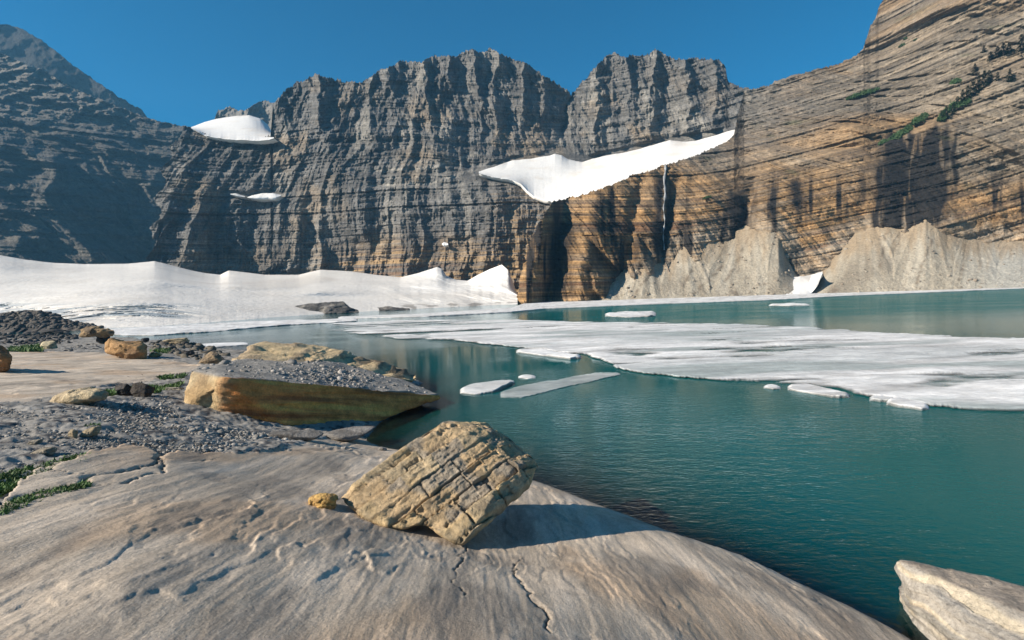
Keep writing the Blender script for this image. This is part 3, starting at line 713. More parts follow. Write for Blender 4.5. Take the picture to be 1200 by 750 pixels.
floe(585, 728, [(585, 461), (610, 453), (640, 447), (652, 446), (680, 440), (705, 437), (728, 437)], [(585, 466), (610, 466.5), (640, 460), (660, 455), (690, 448), (715, 443), (728, 439)], 'long half-sunken grey ice floe trailing right of the curved white floe', th=.035, edge=(1, .8), dark=.5)
floe(606, 629, [(606, 441.5), (617, 440), (629, 441)], [(606, 443), (618, 444.5), (629, 443)], 'small bright ice chunk behind the half-sunken grey floe', th=.09, edge=(.3, .3))
floe(604, 682, [(604, 411), (630, 410.5), (660, 414), (682, 418.5)], [(604, 413.5), (640, 418), (668, 422), (682, 420)], 'bright flat floe tucked against the left edge of the huge ice sheet', th=.12, edge=(.6, .5))
floe(708, 770, [(708, 368), (730, 366), (768, 366.5), (770, 367.5)], [(708, 371), (735, 372.3), (762, 371.5), (770, 370)], 'lone flat white floe on open teal water beyond the ice sheet', th=.22, edge=(.4, .3))
floe(894, 916, [(894, 453), (905, 452), (916, 454)], [(894, 455), (906, 457), (916, 456)], 'smallest ice floe just off the near edge of the ice sheet', th=.06, edge=(.3, .3))
floe(922, 997, [(922, 453), (945, 452.5), (975, 458), (997, 464)], [(922, 457), (950, 462), (975, 467), (997, 466.5)], 'tongue-shaped white floe along the near edge of the ice sheet', th=.12, edge=(.7, .4))
floe(1018, 1052, [(1018, 466), (1035, 465), (1052, 470)], [(1018, 470), (1035, 471.5), (1052, 472.5)], 'short pale floe touching the longer floe at the far right', th=.08, edge=(.5, .4), dark=.15)
floe(1038, 1090, [(1038, 472), (1055, 470), (1075, 474), (1090, 478)], [(1038, 475), (1060, 479), (1080, 481.5), (1090, 480)], 'rightmost pale ice floe off the near edge of the ice sheet', th=.1, edge=(.6, .4))
floe(900, 950, [(900, 357.4), (925, 356.7), (950, 357)], [(900, 358.6), (925, 359), (950, 358.2)], 'faint thin floe near the far shore below the square snow patch', th=.2, edge=(.2, .2))

# ------------------------------------------------------------------ near ground
GP = []
def gp(px, py, z, plane=None):
    p = on_plane(px, py, z if plane is None else plane)
    GP.append((math.atan2(p[0], p[1]), math.log(math.hypot(p[0], p[1])), z))
for a in ((1092, 765), (1060, 743), (1000, 713), (950, 690), (905, 668), (870, 652), (820, 636), (770, 619), (735, 605), (700, 592), (665, 577), (640, 567), (600, 555), (560, 545), (500, 533), (445, 524), (428, 514), (440, 500), (480, 480), (515, 466), (500, 448), (470, 438), (420, 425), (360, 412), (310, 408), (285, 415), (262, 413), (235, 404), (200, 399), (160, 395), (110, 392), (60, 391), (0, 392)):
    gp(*a, 0.0)
for a in ((0, 750, 1.75), (300, 750, 1.55), (600, 750, 1.2), (800, 750, .72), (960, 750, .3), (150, 680, 1.72), (400, 690, 1.3), (0, 640, 1.78), (600, 690, .93), (740, 690, .66), (860, 700, .38), (0, 600, 1.74), (150, 600, 1.62), (300, 600, 1.36), (400, 590, 1.02), (440, 614, .93), (540, 641, .71), (500, 590, .68), (640, 650, .55), (650, 610, .36), (730, 640, .33),
          (600, 590, .42), (200, 545, 1.46), (300, 555, 1.12), (400, 550, .72), (430, 535, .3), (350, 530, .85), (100, 545, 1.62), (0, 540, 1.74), (0, 500, 1.72), (100, 490, 1.62), (200, 500, 1.3), (260, 510, 1.0), (320, 512, .72), (380, 510, .32), (200, 465, 1.25), (240, 488, .95), (330, 495, .55),
          (0, 470, 1.66), (60, 462, 1.5), (140, 455, 1.2), (215, 440, .98), (0, 440, 1.5), (100, 435, 1.2), (0, 412, 1.1), (60, 412, .95), (120, 413, .85), (180, 420, .72), (215, 428, .7), (250, 435, .7), (330, 425, .5), (230, 418, .35), (190, 408, .3), (100, 403, .35), (30, 402, .45), (60, 396, .2), (290, 440, .8), (400, 445, .5), (460, 455, .2),
          (-300, 750, 1.9), (-300, 600, 1.9), (-300, 500, 1.9), (-300, 430, 1.5), (-300, 400, .7), (600, 1200, 1.6), (100, 1400, 1.7), (1000, 1500, 1.3)):
    gp(*a)
for a in ((1130, 740, -.5), (1050, 715, -.3), (1000, 690, -.35), (900, 640, -.4), (800, 600, -.4), (720, 565, -.45), (660, 540, -.5), (560, 515, -.6), (1180, 690, -1.3), (1050, 655, -.75), (900, 608, -.8), (800, 574, -.8), (720, 545, -.85), (1060, 610, -1.7), (920, 560, -1.8), (790, 525, -1.8), (660, 495, -1.8), (560, 480, -1.4), (1300, 700, -2), (1200, 560, -4), (900, 500, -4), (600, 430, -4), (900, 420, -6), (1200, 420, -6), (1500, 420, -6), (1500, 800, -3),
          (400, 405, -1.5), (350, 392, -2.5), (300, 398, -.8), (270, 398, -.7), (220, 388, -1.2), (150, 387, -1.0), (530, 452, -1.0), (0, 386, -.8), (-300, 386, -.8), (600, 365, -8), (1200, 350, -8), (300, 372, -6), (900, 358, -8)):
    gp(a[0], a[1], a[2], 0.0)
GP = np.array(GP); gz = Cached(RBF(GP[:, :2], GP[:, 2], k=1), -1.6, 1.6, math.log(.6), math.log(340), 640)
def ground_base(X, Y):
    return gz(np.arctan2(X, Y), np.log(np.maximum(np.hypot(X, Y), .6)))

def on_ground(px, py):
    ts = np.exp(np.linspace(math.log(1.2), math.log(120), 900))
    P = at(np.full(900, px), np.full(900, py), ts)
    k = np.where(P[:, 2] < np.maximum(ground_base(P[:, 0], P[:, 1]), -9))[0]
    return P[k[0]] if len(k) else P[-1]

SLAB = [(-400, 620), (0, 591), (38, 556), (96, 538), (113, 531), (144, 523), (177, 527), (190, 535), (211, 531), (260, 533), (330, 528), (380, 511), (440, 512), (470, 520), (800, 400), (1400, 400), (1400, 1800), (-800, 1800)]
FARSLAB = [(-400, 471), (0, 471), (50, 468), (75, 462), (130, 452), (180, 446), (215, 438), (236, 428), (215, 425), (175, 419), (120, 414), (60, 412.5), (0, 411), (-400, 405)]
CRACKS = [([(-30, 606), (0, 597), (24, 586), (48, 581), (72, 578), (96, 573), (108, 560), (141, 554), (163, 551), (177, 548), (185, 543), (189, 535), (187, 524)], .028, .07),
          ([(58, 558), (82, 557), (108, 558)], .018, .04), ([(96, 574), (120, 571), (144, 567), (168, 561), (189, 556), (193, 545), (190, 536)], .02, .06), ([(226, 541), (240, 541), (252, 539)], .016, .04),
          ([(545, 640), (540, 660), (530, 680), (545, 700)], .02, .03), ([(610, 655), (600, 672), (625, 700), (640, 720), (640, 745)], .015, .03)]
LEDGES = [[(120, 704), (152, 694), (182, 689), (225, 699), (252, 702), (280, 701)], [(195, 700), (228, 684), (262, 667), (295, 655), (324, 645)], [(60, 690), (112, 664), (146, 640), (172, 624), (205, 613), (236, 602)],
          [(255, 640), (290, 612), (300, 595), (285, 578)], [(0, 718), (42, 702), (96, 697), (140, 685)], [(20, 760), (58, 736), (92, 722), (122, 714)], [(610, 652), (602, 670), (622, 690), (640, 712), (652, 742)], [(360, 690), (400, 664), (455, 650), (500, 655)]]
PLD = [np.array([on_ground(*q)[:2] for q in pts]) for pts in LEDGES]
def side_dist(X, Y, pts):
    """distance to a polyline, which side of it, and how far along (0..1)"""
    d = np.full(X.shape, 1e9); sd = np.zeros(X.shape); al = np.zeros(X.shape); n = len(pts) - 1
    for i in range(n):
        (x1, y1), (x2, y2) = pts[i], pts[i + 1]; dx, dy = x2 - x1, y2 - y1
        t = np.clip(((X - x1) * dx + (Y - y1) * dy) / (dx * dx + dy * dy + 1e-12), 0, 1)
        q = np.hypot(X - x1 - t * dx, Y - y1 - t * dy); m_ = q < d
        d = np.where(m_, q, d); sd = np.where(m_, dx * (Y - y1) - dy * (X - x1), sd); al = np.where(m_, (i + t) / n, al)
    return d, sd, al
PCR = [(np.array([on_ground(*q)[:2] for q in pts]), w, d) for pts, w, d in CRACKS]

def ground_detail(X, Y, Z, px, py):
    wob = 5 * perlin(px * .05, py * .05, 1) + 3 * perlin(px * .15, py * .15, 3)
    slab = (in_poly(px + wob, py + wob * .6, SLAB) | in_poly(px + wob, py + wob * .15, FARSLAB)).astype(float)
    near = 1 / (1 + (np.hypot(X, Y) / 25)**2)
    xr = X + .08 * Y
    # layered scarps that follow the grooves
    L = 1.1 * xr + .8 * Z + 1.5 * fbm(xr * .7, Y * .28, 2.0, 7, .56)
    step = np.floor(L) + sstep(.0, .16, L - np.floor(L))
    L2 = 2.6 * xr + 2.0 * fbm(xr * 1.6, Y * .5, 7.0, 6, .56); step2 = np.floor(L2) + sstep(0, .2, L2 - np.floor(L2)) - L2
    msk = sstep(-.15, .35, fbm(X * .45, Y * .35, 21, 3))
    d = (.016 + .010 * sstep(-.3, -1.2, X)) * (step - L) * (.08 + .92 * msk) + .009 * step2 * sstep(-.1, .4, fbm(X * .7, Y * .5, 31, 3))
    d = d + .045 * fbm(xr * .35, Y * .22, 5, 3) + .006 * ridged(xr * 3.2, Y * .35, 1, 3) + .004 * fbm(xr * 9, Y * 1.1, 1, 3) + .003 * ridged(xr * 16, Y * .9, 4, 2) * sstep(-.2, .3, fbm(X * .6, Y * .5, 3, 3))
    pits = sstep(.32, .62, fbm(X * 1.5, Y * 1.2, 11, 4)); d = d - .007 * pits * (.6 + .6 * fbm(X * 6, Y * 5, 2, 3))
    cr = np.zeros(X.shape)
    for pts, w, dp in PCR:
        dd = seg_dist(X + .02 * perlin(X * 16, Y * 12, 7) + .05 * fbm(X * 4, Y * 4, 1, 4), Y + .08 * fbm(X * 4, Y * 3, 4, 4), [tuple(q) for q in pts])
        ww = w * .42 * (.35 + 1.1 * np.clip(.5 + perlin(X * 3.1, Y * 2.3, w * 90), 0, 1))
        g = np.exp(-(dd / ww)**2); d = d - .6 * dp * g - .12 * dp * np.exp(-(dd / (5 * ww))**2) * sstep(-.2, .4, fbm(X * 2, Y * 2, 8, 3)); cr = np.maximum(cr, g)
    for k, pts in enumerate(PLD):
        ok = (np.abs(X - pts[:, 0].mean()) < 2.5) & (np.abs(Y - pts[:, 1].mean()) < 2.5)
        xs = X[ok]; ys = Y[ok]
        dd, sg, al = side_dist(xs + .05 * fbm(xs * 5, ys * 4, k, 5), ys + .07 * fbm(xs * 4, ys * 4, k + 9, 5), pts)
        fade = sstep(0, .15, al) * sstep(1, .85, al) * (.45 + .9 * np.clip(perlin(xs * 2.2, ys * 2.2, k * 3.1) + .5, 0, 1))
        stp = np.where(sg < 0, -sstep(0, .02, dd), 0) * np.exp(-dd / .35) + np.where(sg >= 0, .35 * np.exp(-dd / .3), .35 * np.exp(-dd / .02))
        d[ok] += .007 * fade * stp
    gr = .07 * fbm(X * .7, Y * .7, 3, 3) + .03 * fbm(X * 4, Y * 4, 3, 4) + .03 * np.maximum(0, ridged(X * 6, Y * 6, 4, 2)) - .02
    sh = sstep(-.25, .25, Z)
    return np.where(slab > .5, d, gr) * (.25 + .75 * sh), slab, cr, pits

NC, NR = 900, 860
az = np.radians(np.linspace(-62, 62, NC)); lr = np.linspace(math.log(1.1), math.log(75), NR)
A, Lr = np.meshgrid(az, lr)
X = np.exp(Lr) * np.sin(A); Y = np.exp(Lr) * np.cos(A)
Zb = gz(A, Lr)
px, py, _ = project(np.stack([X, Y, Zb], -1))
Dt, slab, crack, pits = ground_detail(X, Y, Zb, px, py)
Z = Zb + Dt
xr = X + .08 * Y
c = np.ones(X.shape + (3,)) * C3(.44, .37, .295)
st = fbm(xr * 2.2, Y * .22, 4, 5)
c = mixc(c, C3(.53, .455, .375), .8 * sstep(-.1, .6, st)); c = mixc(c, C3(.29, .258, .222), .65 * sstep(.05, .6, -st))
c = mixc(c, C3(.40, .27, .165), .5 * sstep(.05, .55, fbm(X * .7, Y * .4, 8, 4)))
c = mixc(c, C3(.15, .135, .12), .55 * sstep(.25, .6, fbm(xr * 1.1, Y * .5, 15, 5)))
c = mixc(c, C3(.19, .16, .135), .4 * pits); c = mixc(c, C3(.035, .03, .026), crack)
grv = np.ones(X.shape + (3,)) * C3(.23, .218, .20)
grv = mixc(grv, C3(.30, .285, .262), sstep(-.2, .6, fbm(X * 1.1, Y * 1.1, 2, 5))); grv = mixc(grv, C3(.07, .067, .068), sstep(.1, .5, fbm(X * 5, Y * 5, 12, 3)))
c = np.where(slab[..., None] > .5, c, grv)
wet = sstep(.05, -.02, Z)
c = c * (1 - .55 * wet[..., None]); c = mixc(c, C3(.15, .105, .075), .7 * sstep(.0, -.25, Z))
o = make_mesh('ground', np.stack([X, Y, Z], -1), grid_faces(NR, NC), M_slab, c)
tag(o, kind='structure')
# lake bed: one wide sheet out to the horizon, and the shore behind the viewer
M_bed = rock_material('lake_bed_silt', [(.05, (1, 1, 1), .8, 1.2)], [])
V = np.array([(-1080, -280, -10), (1080, -280, -10), (1080, 860, -10), (-1080, 860, -10)], float)
o = make_mesh('lake_bed', V, np.array([[0, 1, 2, 3]]), M_bed, np.ones((4, 3)) * .12); tag(o, kind='structure')
a2 = np.radians(np.linspace(62, 298, 90)); l2 = np.linspace(math.log(1.1), math.log(75), 120)
A2, L2 = np.meshgrid(a2, l2); e = np.minimum(1, np.minimum(A2 - a2[0], a2[-1] - A2) / .5)
zl = gz(np.full(l2.shape, a2[0]), l2)[:, None]; zr = gz(np.full(l2.shape, -a2[0]), l2)[:, None]
w = sstep(0, 1, (A2 - a2[0]) / (a2[-1] - a2[0]))
Zk = lerp(np.clip(zl, -9, 2), np.clip(zr, -9, 2), w)
Pk = np.stack([np.exp(L2) * np.sin(A2), np.exp(L2) * np.cos(A2), Zk + .05 * e * fbm(np.exp(L2) * np.sin(A2), np.exp(L2) * np.cos(A2), 0, 3)], -1)
o = make_mesh('shore', Pk, grid_faces(120, 90), M_slab, np.ones((120 * 90, 3)) * C3(.2, .175, .15)); tag(o, kind='structure')

# ------------------------------------------------------------------ lake
a3 = np.radians(np.concatenate([np.linspace(-75, -50, 30), np.linspace(-49.8, 49.8, 420), np.linspace(50, 89, 40)])); l3 = np.concatenate([np.linspace(math.log(1.5), math.log(40), 420), np.linspace(math.log(41), math.log(330), 80)])
A3, L3 = np.meshgrid(a3, l3)
dep = np.maximum(-gz(np.clip(A3, -1.1, 1.1), L3), 0)
dep = np.where(L3 > math.log(60), np.maximum(dep, 5), dep)
wx = np.exp(L3) * np.sin(A3); wy = np.exp(L3) * np.cos(A3)
rip = .35 + 1.5 * np.exp(-((wx - 2.6) / 2.6)**2 - ((wy - 10.5) / 3.8)**2) + .35 * sstep(3, 8, wx) * sstep(20, 9, wy) + 1.2 * sstep(30, 55, wy) * sstep(-8, 20, wx)
rip = rip * (1 - .8 * np.exp(-((wx + 4) / 6)**2 - ((wy - 24) / 10)**2))
Pw = np.stack([np.exp(L3) * np.sin(A3), np.exp(L3) * np.cos(A3), 0 * A3], -1)
o = make_mesh('lake', Pw, grid_faces(*A3.shape), M_water, None, {'depth': dep, 'ripple': rip, 'far': sstep(30, 55, wy) * sstep(-8, 20, wx)}); tag(o, kind='structure')

# ------------------------------------------------------------------ rocks
def sphere_dirs(sub):
    bm = bmesh.new(); bmesh.ops.create_icosphere(bm, subdivisions=sub, radius=1)
    V = np.array([v.co[:] for v in bm.verts]); F = np.array([[l.vert.index for l in f.loops] for f in bm.faces]); bm.free()
    return V / np.linalg.norm(V, axis=1)[:, None], F
DIRS = {}
def dirs(sub):
    if sub not in DIRS: DIRS[sub] = sphere_dirs(sub)
    return DIRS[sub]

def hull_planes(pts):
    bm = bmesh.new()
    for p in pts: bm.verts.new(p)
    bmesh.ops.convex_hull(bm, input=bm.verts)
    bm.normal_update()
    ce = np.mean([v.co[:] for v in bm.verts if v.link_faces], axis=0)
    N = []; D = []
    for f in bm.faces:
        n = np.array(f.normal[:]); d = n @ (np.array(f.verts[0].co[:]) - ce)
        if d < 0: n, d = -n, -d
        if d > 1e-4: N.append(n); D.append(d)
    bm.free()
    return ce, np.array(N), np.array(D)

def hull_rock(pts, sub, sharp=40):
    """dense star-shaped mesh of a convex block with slightly worn edges; returns vertices, faces, centre, unit normal of the face each vertex lies on"""
    ce, N, D = hull_planes(pts)
    dr, F = dirs(sub)
    # spread samples by stretching the directions with the block's own proportions
    ext = np.ptp(np.array(pts), axis=0); q = dr * ext; q /= np.linalg.norm(q, axis=1)[:, None]
    r = np.full(len(q), 0.0)
    k = np.maximum(q @ N.T, 1e-6) / D                # 1/r for each plane
    r = 1 / (np.sum(k**sharp, axis=1)**(1 / sharp))
    w = k / k.max(axis=1)[:, None]; w = w**sharp
    nn = w @ N; nn /= np.linalg.norm(nn, axis=1)[:, None]
    return ce + q * r[:, None], F, ce, nn

def random_rock(seed, dims, sub=4, planes=14, rough=.12, sharp=24):
    rs = np.random.RandomState(seed)
    N = rs.normal(size=(planes, 3)); N /= np.linalg.norm(N, axis=1)[:, None]
    N = np.concatenate([N, np.eye(3), -np.eye(3)]); D = np.concatenate([rs.uniform(.62, .95, planes), np.full(6, .95)])
    dr, F = dirs(sub)
    k = np.maximum(dr @ N.T, 1e-6) / D
    r = 1 / (np.sum(k**sharp, axis=1)**(1 / sharp))
    V = dr * r[:, None]
    n = fbm(V[:, 0] * 1.8 + seed, V[:, 1] * 1.8, V[:, 2] * 1.8, 5)
    V = V * (1 + rough * n)[:, None]
    V = (V - (V.max(0) + V.min(0)) / 2) / (np.ptp(V, axis=0) / 2)
    return V * np.array(dims) / 2, F

def rock_cols(V, base, seed, alt=None, amt=.7):
    s = np.ptp(V, axis=0).max() + 1e-6; c = np.ones(V.shape) * np.array(base)
    n = fbm(V[:, 0] * 3 / s + seed, V[:, 1] * 3 / s, V[:, 2] * 5 / s, 4)
    return mixc(c, np.array(alt if alt is not None else np.array(base) * .5), amt * sstep(-.1, .5, n))

# --- hero boulder balanced on the slab
def B3(a): return at(a[0], a[1], a[2])
front = [(401, 584, 5.35), (414, 568, 5.42), (470, 532, 5.75), (513, 502, 6.0), (545, 507, 6.0), (600, 549, 5.7), (541, 639, 5.02), (523, 632, 5.03), (438, 614, 5.12), (413, 597, 5.25)]
rim = [(571, 504, 6.25), (628, 547, 6.0), (616, 572, 5.75)]
P_front = np.array([B3(a) for a in front]); P_rim = np.array([B3(a) for a in rim])
view = np.array([0.02, 1.0, -.08])
P_back = np.array([B3(a) for a in [(430, 575, 5.35), (515, 512, 6.0), (560, 515, 6.2), (610, 552, 6.0), (555, 615, 5.4), (470, 592, 5.3)]]) + np.array([.05, .62, .02])
hb = np.concatenate([P_front, P_rim, P_back]); hb = hb + .025 * (hb - hb.mean(0))
Vh, Fh, ce, nn = hull_rock(hb, 7, 110)
# face axes: along the layers, across the layers
e1 = B3((513, 502, 6.0)) - B3((401, 584, 5.35)); e1 /= np.linalg.norm(e1)
e2 = B3((541, 639, 5.02)) - B3((401, 584, 5.35)); e2 -= e1 * (e1 @ e2); e2 /= np.linalg.norm(e2)
e3 = np.cross(e1, e2); e3 = e3 if e3[1] < 0 else -e3
q = Vh - ce
ss = q @ e2 + .022 * fbm(q[:, 0] * 2.2, q[:, 1] * 2.2, q[:, 2] * 2.2, 4); tt = q @ e1 + .03 * fbm(q[:, 0] * 3, q[:, 1] * 3, q[:, 2] * 3 + 5, 4)
def blocks(ss, tt, bw, bl, seed):
    si = np.floor(ss / bw); sf = ss / bw - si
    off = hashn(si, 3, seed) * bl; ln = bl * (.6 + .8 * hashn(si, 9, seed))
    ti = np.floor((tt + off) / ln); tf = (tt + off) / ln - ti
    hgt = hashn(si, ti, seed + 2)
    gap = np.minimum(np.minimum(sf, 1 - sf) * bw, np.minimum(tf, 1 - tf) * ln)
    return hgt, gap, si, ti
h1, g1, s1, t1 = blocks(ss, tt, .19, .62, 4)
h2, g2, s2, t2 = blocks(ss + .03, tt, .08, .27, 9)
fr = sstep(.0, .5, nn @ e3)
def stepped(d, w): return (np.floor(d / w) + sstep(.35, .65, d / w - np.floor(d / w))) * w
band = hashn(s1, 1, 5)
sft = sstep(.0, .012, g1); sf2 = sstep(0, .008, g2)
edge_ = sstep(.02, .22, ss)                                   # the lower edge is broken into a row of blocks
chip = (hashn(s2, t2, 21) > .62)
dsp = .06 * (band - .5) + (.022 + .08 * edge_) * (h1 - .45) * sft - .045 * chip * h2 * sf2 - (.02 + .05 * edge_) * np.exp(-(g1 / .008)**2) * (hashn(s1, t1, 8) > .8 - .5 * edge_)
h3, g3, s3, t3 = blocks(ss - .01, tt, .034, .09, 13)
dsp = dsp + .03 + .016 * (h3 - .5) + .030 * fbm(ss * 2.2, tt * 1.6, q[:, 1] * 2, 4) + .012 * fbm(ss * 12, tt * 9, q[:, 1] * 9, 4)
Vh = Vh + e3 * (dsp * fr)[:, None] + nn * ((1 - fr) * (.025 * fbm(q[:, 0] * 4, q[:, 1] * 4, q[:, 2] * 4 + 3, 5) + .025 * (h1 - .5) + .03 * (band - .5)))[:, None]
# hollow under the lower edge
hx, hy, _ = project(Vh)
hol = np.exp(-((hx - 492) / 22)**2 - ((hy - 634) / 12)**2)
Vh[:, 2] += .09 * hol; Vh[:, 1] += .12 * hol
hc = np.ones(Vh.shape) * C3(.44, .325, .195)
hc = mixc(hc, C3(.25, .225, .19), .8 * sstep(-.15, .3, fbm(q[:, 0] * 2.4, q[:, 1] * 2.4, q[:, 2] * 2.4 + 2, 4) + .5 * (band - .5)))
hc = mixc(hc, C3(.50, .38, .21), .45 * (h1 > .75)); hc = mixc(hc, C3(.13, .11, .09), .4 * (h2 < .1))
hc = mixc(hc, C3(.06, .05, .042), .35 * np.exp(-(g1 / .010)**2) * fr * (hashn(s1, t1, 8) > .6))
o = make_mesh('boulder', Vh, Fh, M_boulder, hc)
tag(o, 'big tan and grey layered boulder balanced on the smooth slab by the water', 'boulder')

# --- long flat-topped boulder by the shore
def thing(name, label, cat, loc, group=None):
    o = bpy.data.objects.new(name, None); COL.objects.link(o); o.location = loc; o.empty_display_size = .2
    return tag(o, label, cat, group)
lb = [(213, 462, 10.9), (226, 434, 11.3), (240, 430, 11.5), (262, 441, 10.5), (518, 463.5, 15.0), (519, 466, 15.1), (214, 478, 10.7), (236, 494, 10.75), (250, 496, 10.9), (345, 508, 11.3), (420, 502, 12.6), (450, 494, 13.3), (280, 421, 14.2), (400, 424, 16.5), (480, 448, 16.5), (300, 470, 14.5), (430, 470, 16.0)]
Pl = np.array([B3(a) for a in lb]); low = Pl[-2:].copy(); Pl[-2:, 2] = [.1, -.2]
Vl, Fl, ce, nn = hull_rock(Pl, 7, 90)
q = Vl - ce; nx, ny, _ = project(Vl)
top = sstep(.5, .9, nn[:, 2])
ft = np.array(B3((518, 464, 15.0)) - B3((262, 441, 10.5))); ft /= np.linalg.norm(ft)
al = q @ ft; hz = q[:, 2] - al * ft[2]
dl = .03 * fbm(al * .5, hz * 5, q[:, 1] * .8, 5) + .02 * fbm(q[:, 0] * 3, q[:, 1] * 3, q[:, 2] * 4, 4) + .018 * np.sign(perlin(hz * 4.5, al * .15, 2))
scoop = np.exp(-((nx - 243) / 9)**2 - ((ny - 462) / 22)**2)
Vl = Vl + nn * ((dl - .02) * (1 - top) - .16 * scoop + top * (.05 * fbm(q[:, 0] * 1.2, q[:, 1] * 1.2, 3, 4)))[:, None]
lc = np.ones(Vl.shape) * C3(.66, .25, .07)
bd = fbm(al * .35, hz * 5.5, 3, 5)
lc = mixc(lc, C3(.74, .39, .10), .85 * sstep(.0, .5, bd)); lc = mixc(lc, C3(.32, .11, .04), .85 * sstep(.05, .5, -bd))
endc = mixc(np.ones(Vl.shape) * C3(.46, .35, .20), C3(.33, .22, .11), .8 * sstep(-.1, .5, fbm(q[:, 0] * 2, q[:, 1] * 2, q[:, 2] * 2, 4)))
a0 = (B3((272, 450, 10.5)) - ce) @ ft
lc = mixc(lc, endc, np.maximum(sstep(.2, -.2, nn @ np.array([1.0, -.35, 0])), sstep(.25, -.25, al - a0 + .25 * fbm(q[:, 2] * 2, al, 2, 4) + .35 * hz)))
lc = mixc(lc, C3(.24, .23, .215), top)
root = thing('long_boulder', 'long brown flat-topped boulder lying at the water edge with a sharp tip over the lake', 'boulder', tuple(ce))
o = make_mesh('stone_body', Vl - ce, Fl, M_boulder, lc, parent=root)

# gravel lying on the boulder's top (uncountable) and the rough ledge behind it
def scatter_rocks(name, pts, sizes, seed, base, alt, mat=M_stone, parent=None, sub=2, kinds=6, flat=.6):
    rs = np.random.RandomState(seed); Vs = []; Fs = []; Cs = []; n = 0
    protos = [random_rock(seed * 31 + k, (1, 1, 1), sub, 8, .1, 30) for k in range(kinds)]
    for p, s in zip(pts, sizes):
        V, F = protos[rs.randint(kinds)]
        a = rs.uniform(0, 6.28); R = np.array([[math.cos(a), -math.sin(a), 0], [math.sin(a), math.cos(a), 0], [0, 0, 1]])
        tl = rs.normal(0, .25, 2); T = np.array([[1, 0, tl[0]], [0, 1, tl[1]], [-tl[0], -tl[1], 1]])
        W = (V * (np.array([rs.uniform(.8, 1.4), rs.uniform(.6, 1.1), rs.uniform(flat * .7, flat * 1.3)]) * s)) @ T.T @ R.T + p
        Vs.append(W); Fs.append(F + n); n += len(V)
        t = rs.uniform(0, 1); Cs.append(np.ones(V.shape) * (np.array(base) * (1 - t) + np.array(alt) * t) * rs.uniform(.7, 1.25))
    o = make_mesh(name, np.concatenate(Vs), np.concatenate(Fs), mat, np.concatenate(Cs), smooth=False, parent=parent)
    return o
topm = np.where((nn[:, 2] > .9))[0]
sel = Vl[RNG.choice(topm, 900)] - ce + RNG.normal(0, .03, (900, 3)) * np.array([1, 1, 0])
o = scatter_rocks('gravel_cover', sel, RNG.exponential(.035, 900) + .025, 5, (.19, .182, .172), (.32, .30, .28), parent=root, sub=1); tag(o, kind='stuff')

lg = [(268, 430, 14.2), (282, 412, 15.0), (300, 402.5, 15.6), (340, 403, 16.3), (376, 407, 16.8), (408, 412, 17.2), (440, 425, 17.6), (492, 440, 18.0), (490, 448, 16.8), (430, 447, 15.8), (350, 436, 14.6), (280, 432, 14.0), (330, 440, 17.5), (450, 450, 18.5), (300, 405, 17.5), (400, 414, 19)]
Pg = np.array([B3(a) for a in lg])
Vg, Fg, ceg, ng = hull_rock(Pg, 6, 40); q = Vg - ceg
dg = .07 * fbm(q[:, 0] * 1.6, q[:, 1] * 1.6, q[:, 2] * 3, 5) + .04 * np.sign(perlin(q[:, 2] * 4 + .4 * q[:, 0], q[:, 0] * .7, 3)) + .05 * (hashn(np.floor(q[:, 0] * 1.6 + .5 * perlin(q[:, 0], q[:, 2], 1)), np.floor(q[:, 2] * 3.5), 2) - .5)
Vg = Vg + ng * dg[:, None]
gc = mixc(np.ones(Vg.shape) * C3(.52, .40, .24), C3(.27, .21, .15), .7 * sstep(-.05, .35, fbm(q[:, 0] * 1.5, q[:, 1] * 1.5, q[:, 2] * 3, 5)))
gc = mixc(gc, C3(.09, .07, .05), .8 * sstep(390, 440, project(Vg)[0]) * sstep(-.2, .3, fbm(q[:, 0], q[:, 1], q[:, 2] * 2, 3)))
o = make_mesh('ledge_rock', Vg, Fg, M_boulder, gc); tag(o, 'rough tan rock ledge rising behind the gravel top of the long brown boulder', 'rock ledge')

# --- banded block in the water, bottom right
rb = [(1050, 654, 5.0), (1100, 676, 4.7), (1200, 718, 4.17), (1330, 772, 3.63), (1062, 692, 4.85), (1072, 716, 4.7), (1112, 752, 4.5), (1160, 800, 4.05), (1300, 900, 3.3), (1085, 659, 4.9), (1200, 685, 4.5), (1330, 716, 4.2), (1058, 654, 5.05)]
Pr = np.array([B3(a) for a in rb]); Pr = np.concatenate([Pr, Pr[[6, 7, 8]] + np.array([0, .1, -.5]), Pr[[9, 10, 11]] + np.array([0, .25, -.8])])
Vr, Fr, cer, nr = hull_rock(Pr, 7, 60); q = Vr - cer
a1 = B3((1210, 700, 5.0)) - B3((1050, 653, 5.0)); a1 /= np.linalg.norm(a1)
al = q @ a1; hz = q[:, 2] + .12 * fbm(al * 1.5, q[:, 1] * 1.5, 1, 3)
dr_ = .028 * fbm(al * 1.5, hz * 9, 2, 5) + .02 * fbm(q[:, 0] * 5, q[:, 1] * 5, q[:, 2] * 6, 4) + .015 * np.sign(perlin(hz * 9, al * .3, 5))
rx, ry, _ = project(Vr); topw = sstep(-2, 3, interp([(1050, 657), (1100, 678), (1200, 719), (1330, 773)], rx) - ry)
Vr = Vr + nr * dr_[:, None] * (1 - .6 * topw)[:, None]
ph = hz * 13 + 2.0 * fbm(al * 1.3, hz * 3, 4, 4)
rc = mixc(np.ones(Vr.shape) * C3(.36, .33, .29), C3(.54, .47, .36), .85 * sstep(.1, .8, np.sin(ph * 2.0)))
rc = mixc(rc, C3(.36, .25, .14), .7 * sstep(.1, .5, fbm(al * 1.2, hz * 5, 9, 4))); rc = mixc(rc, C3(.18, .19, .20), .6 * sstep(.1, .5, fbm(al * 1.2, hz * 6, 19, 4)))
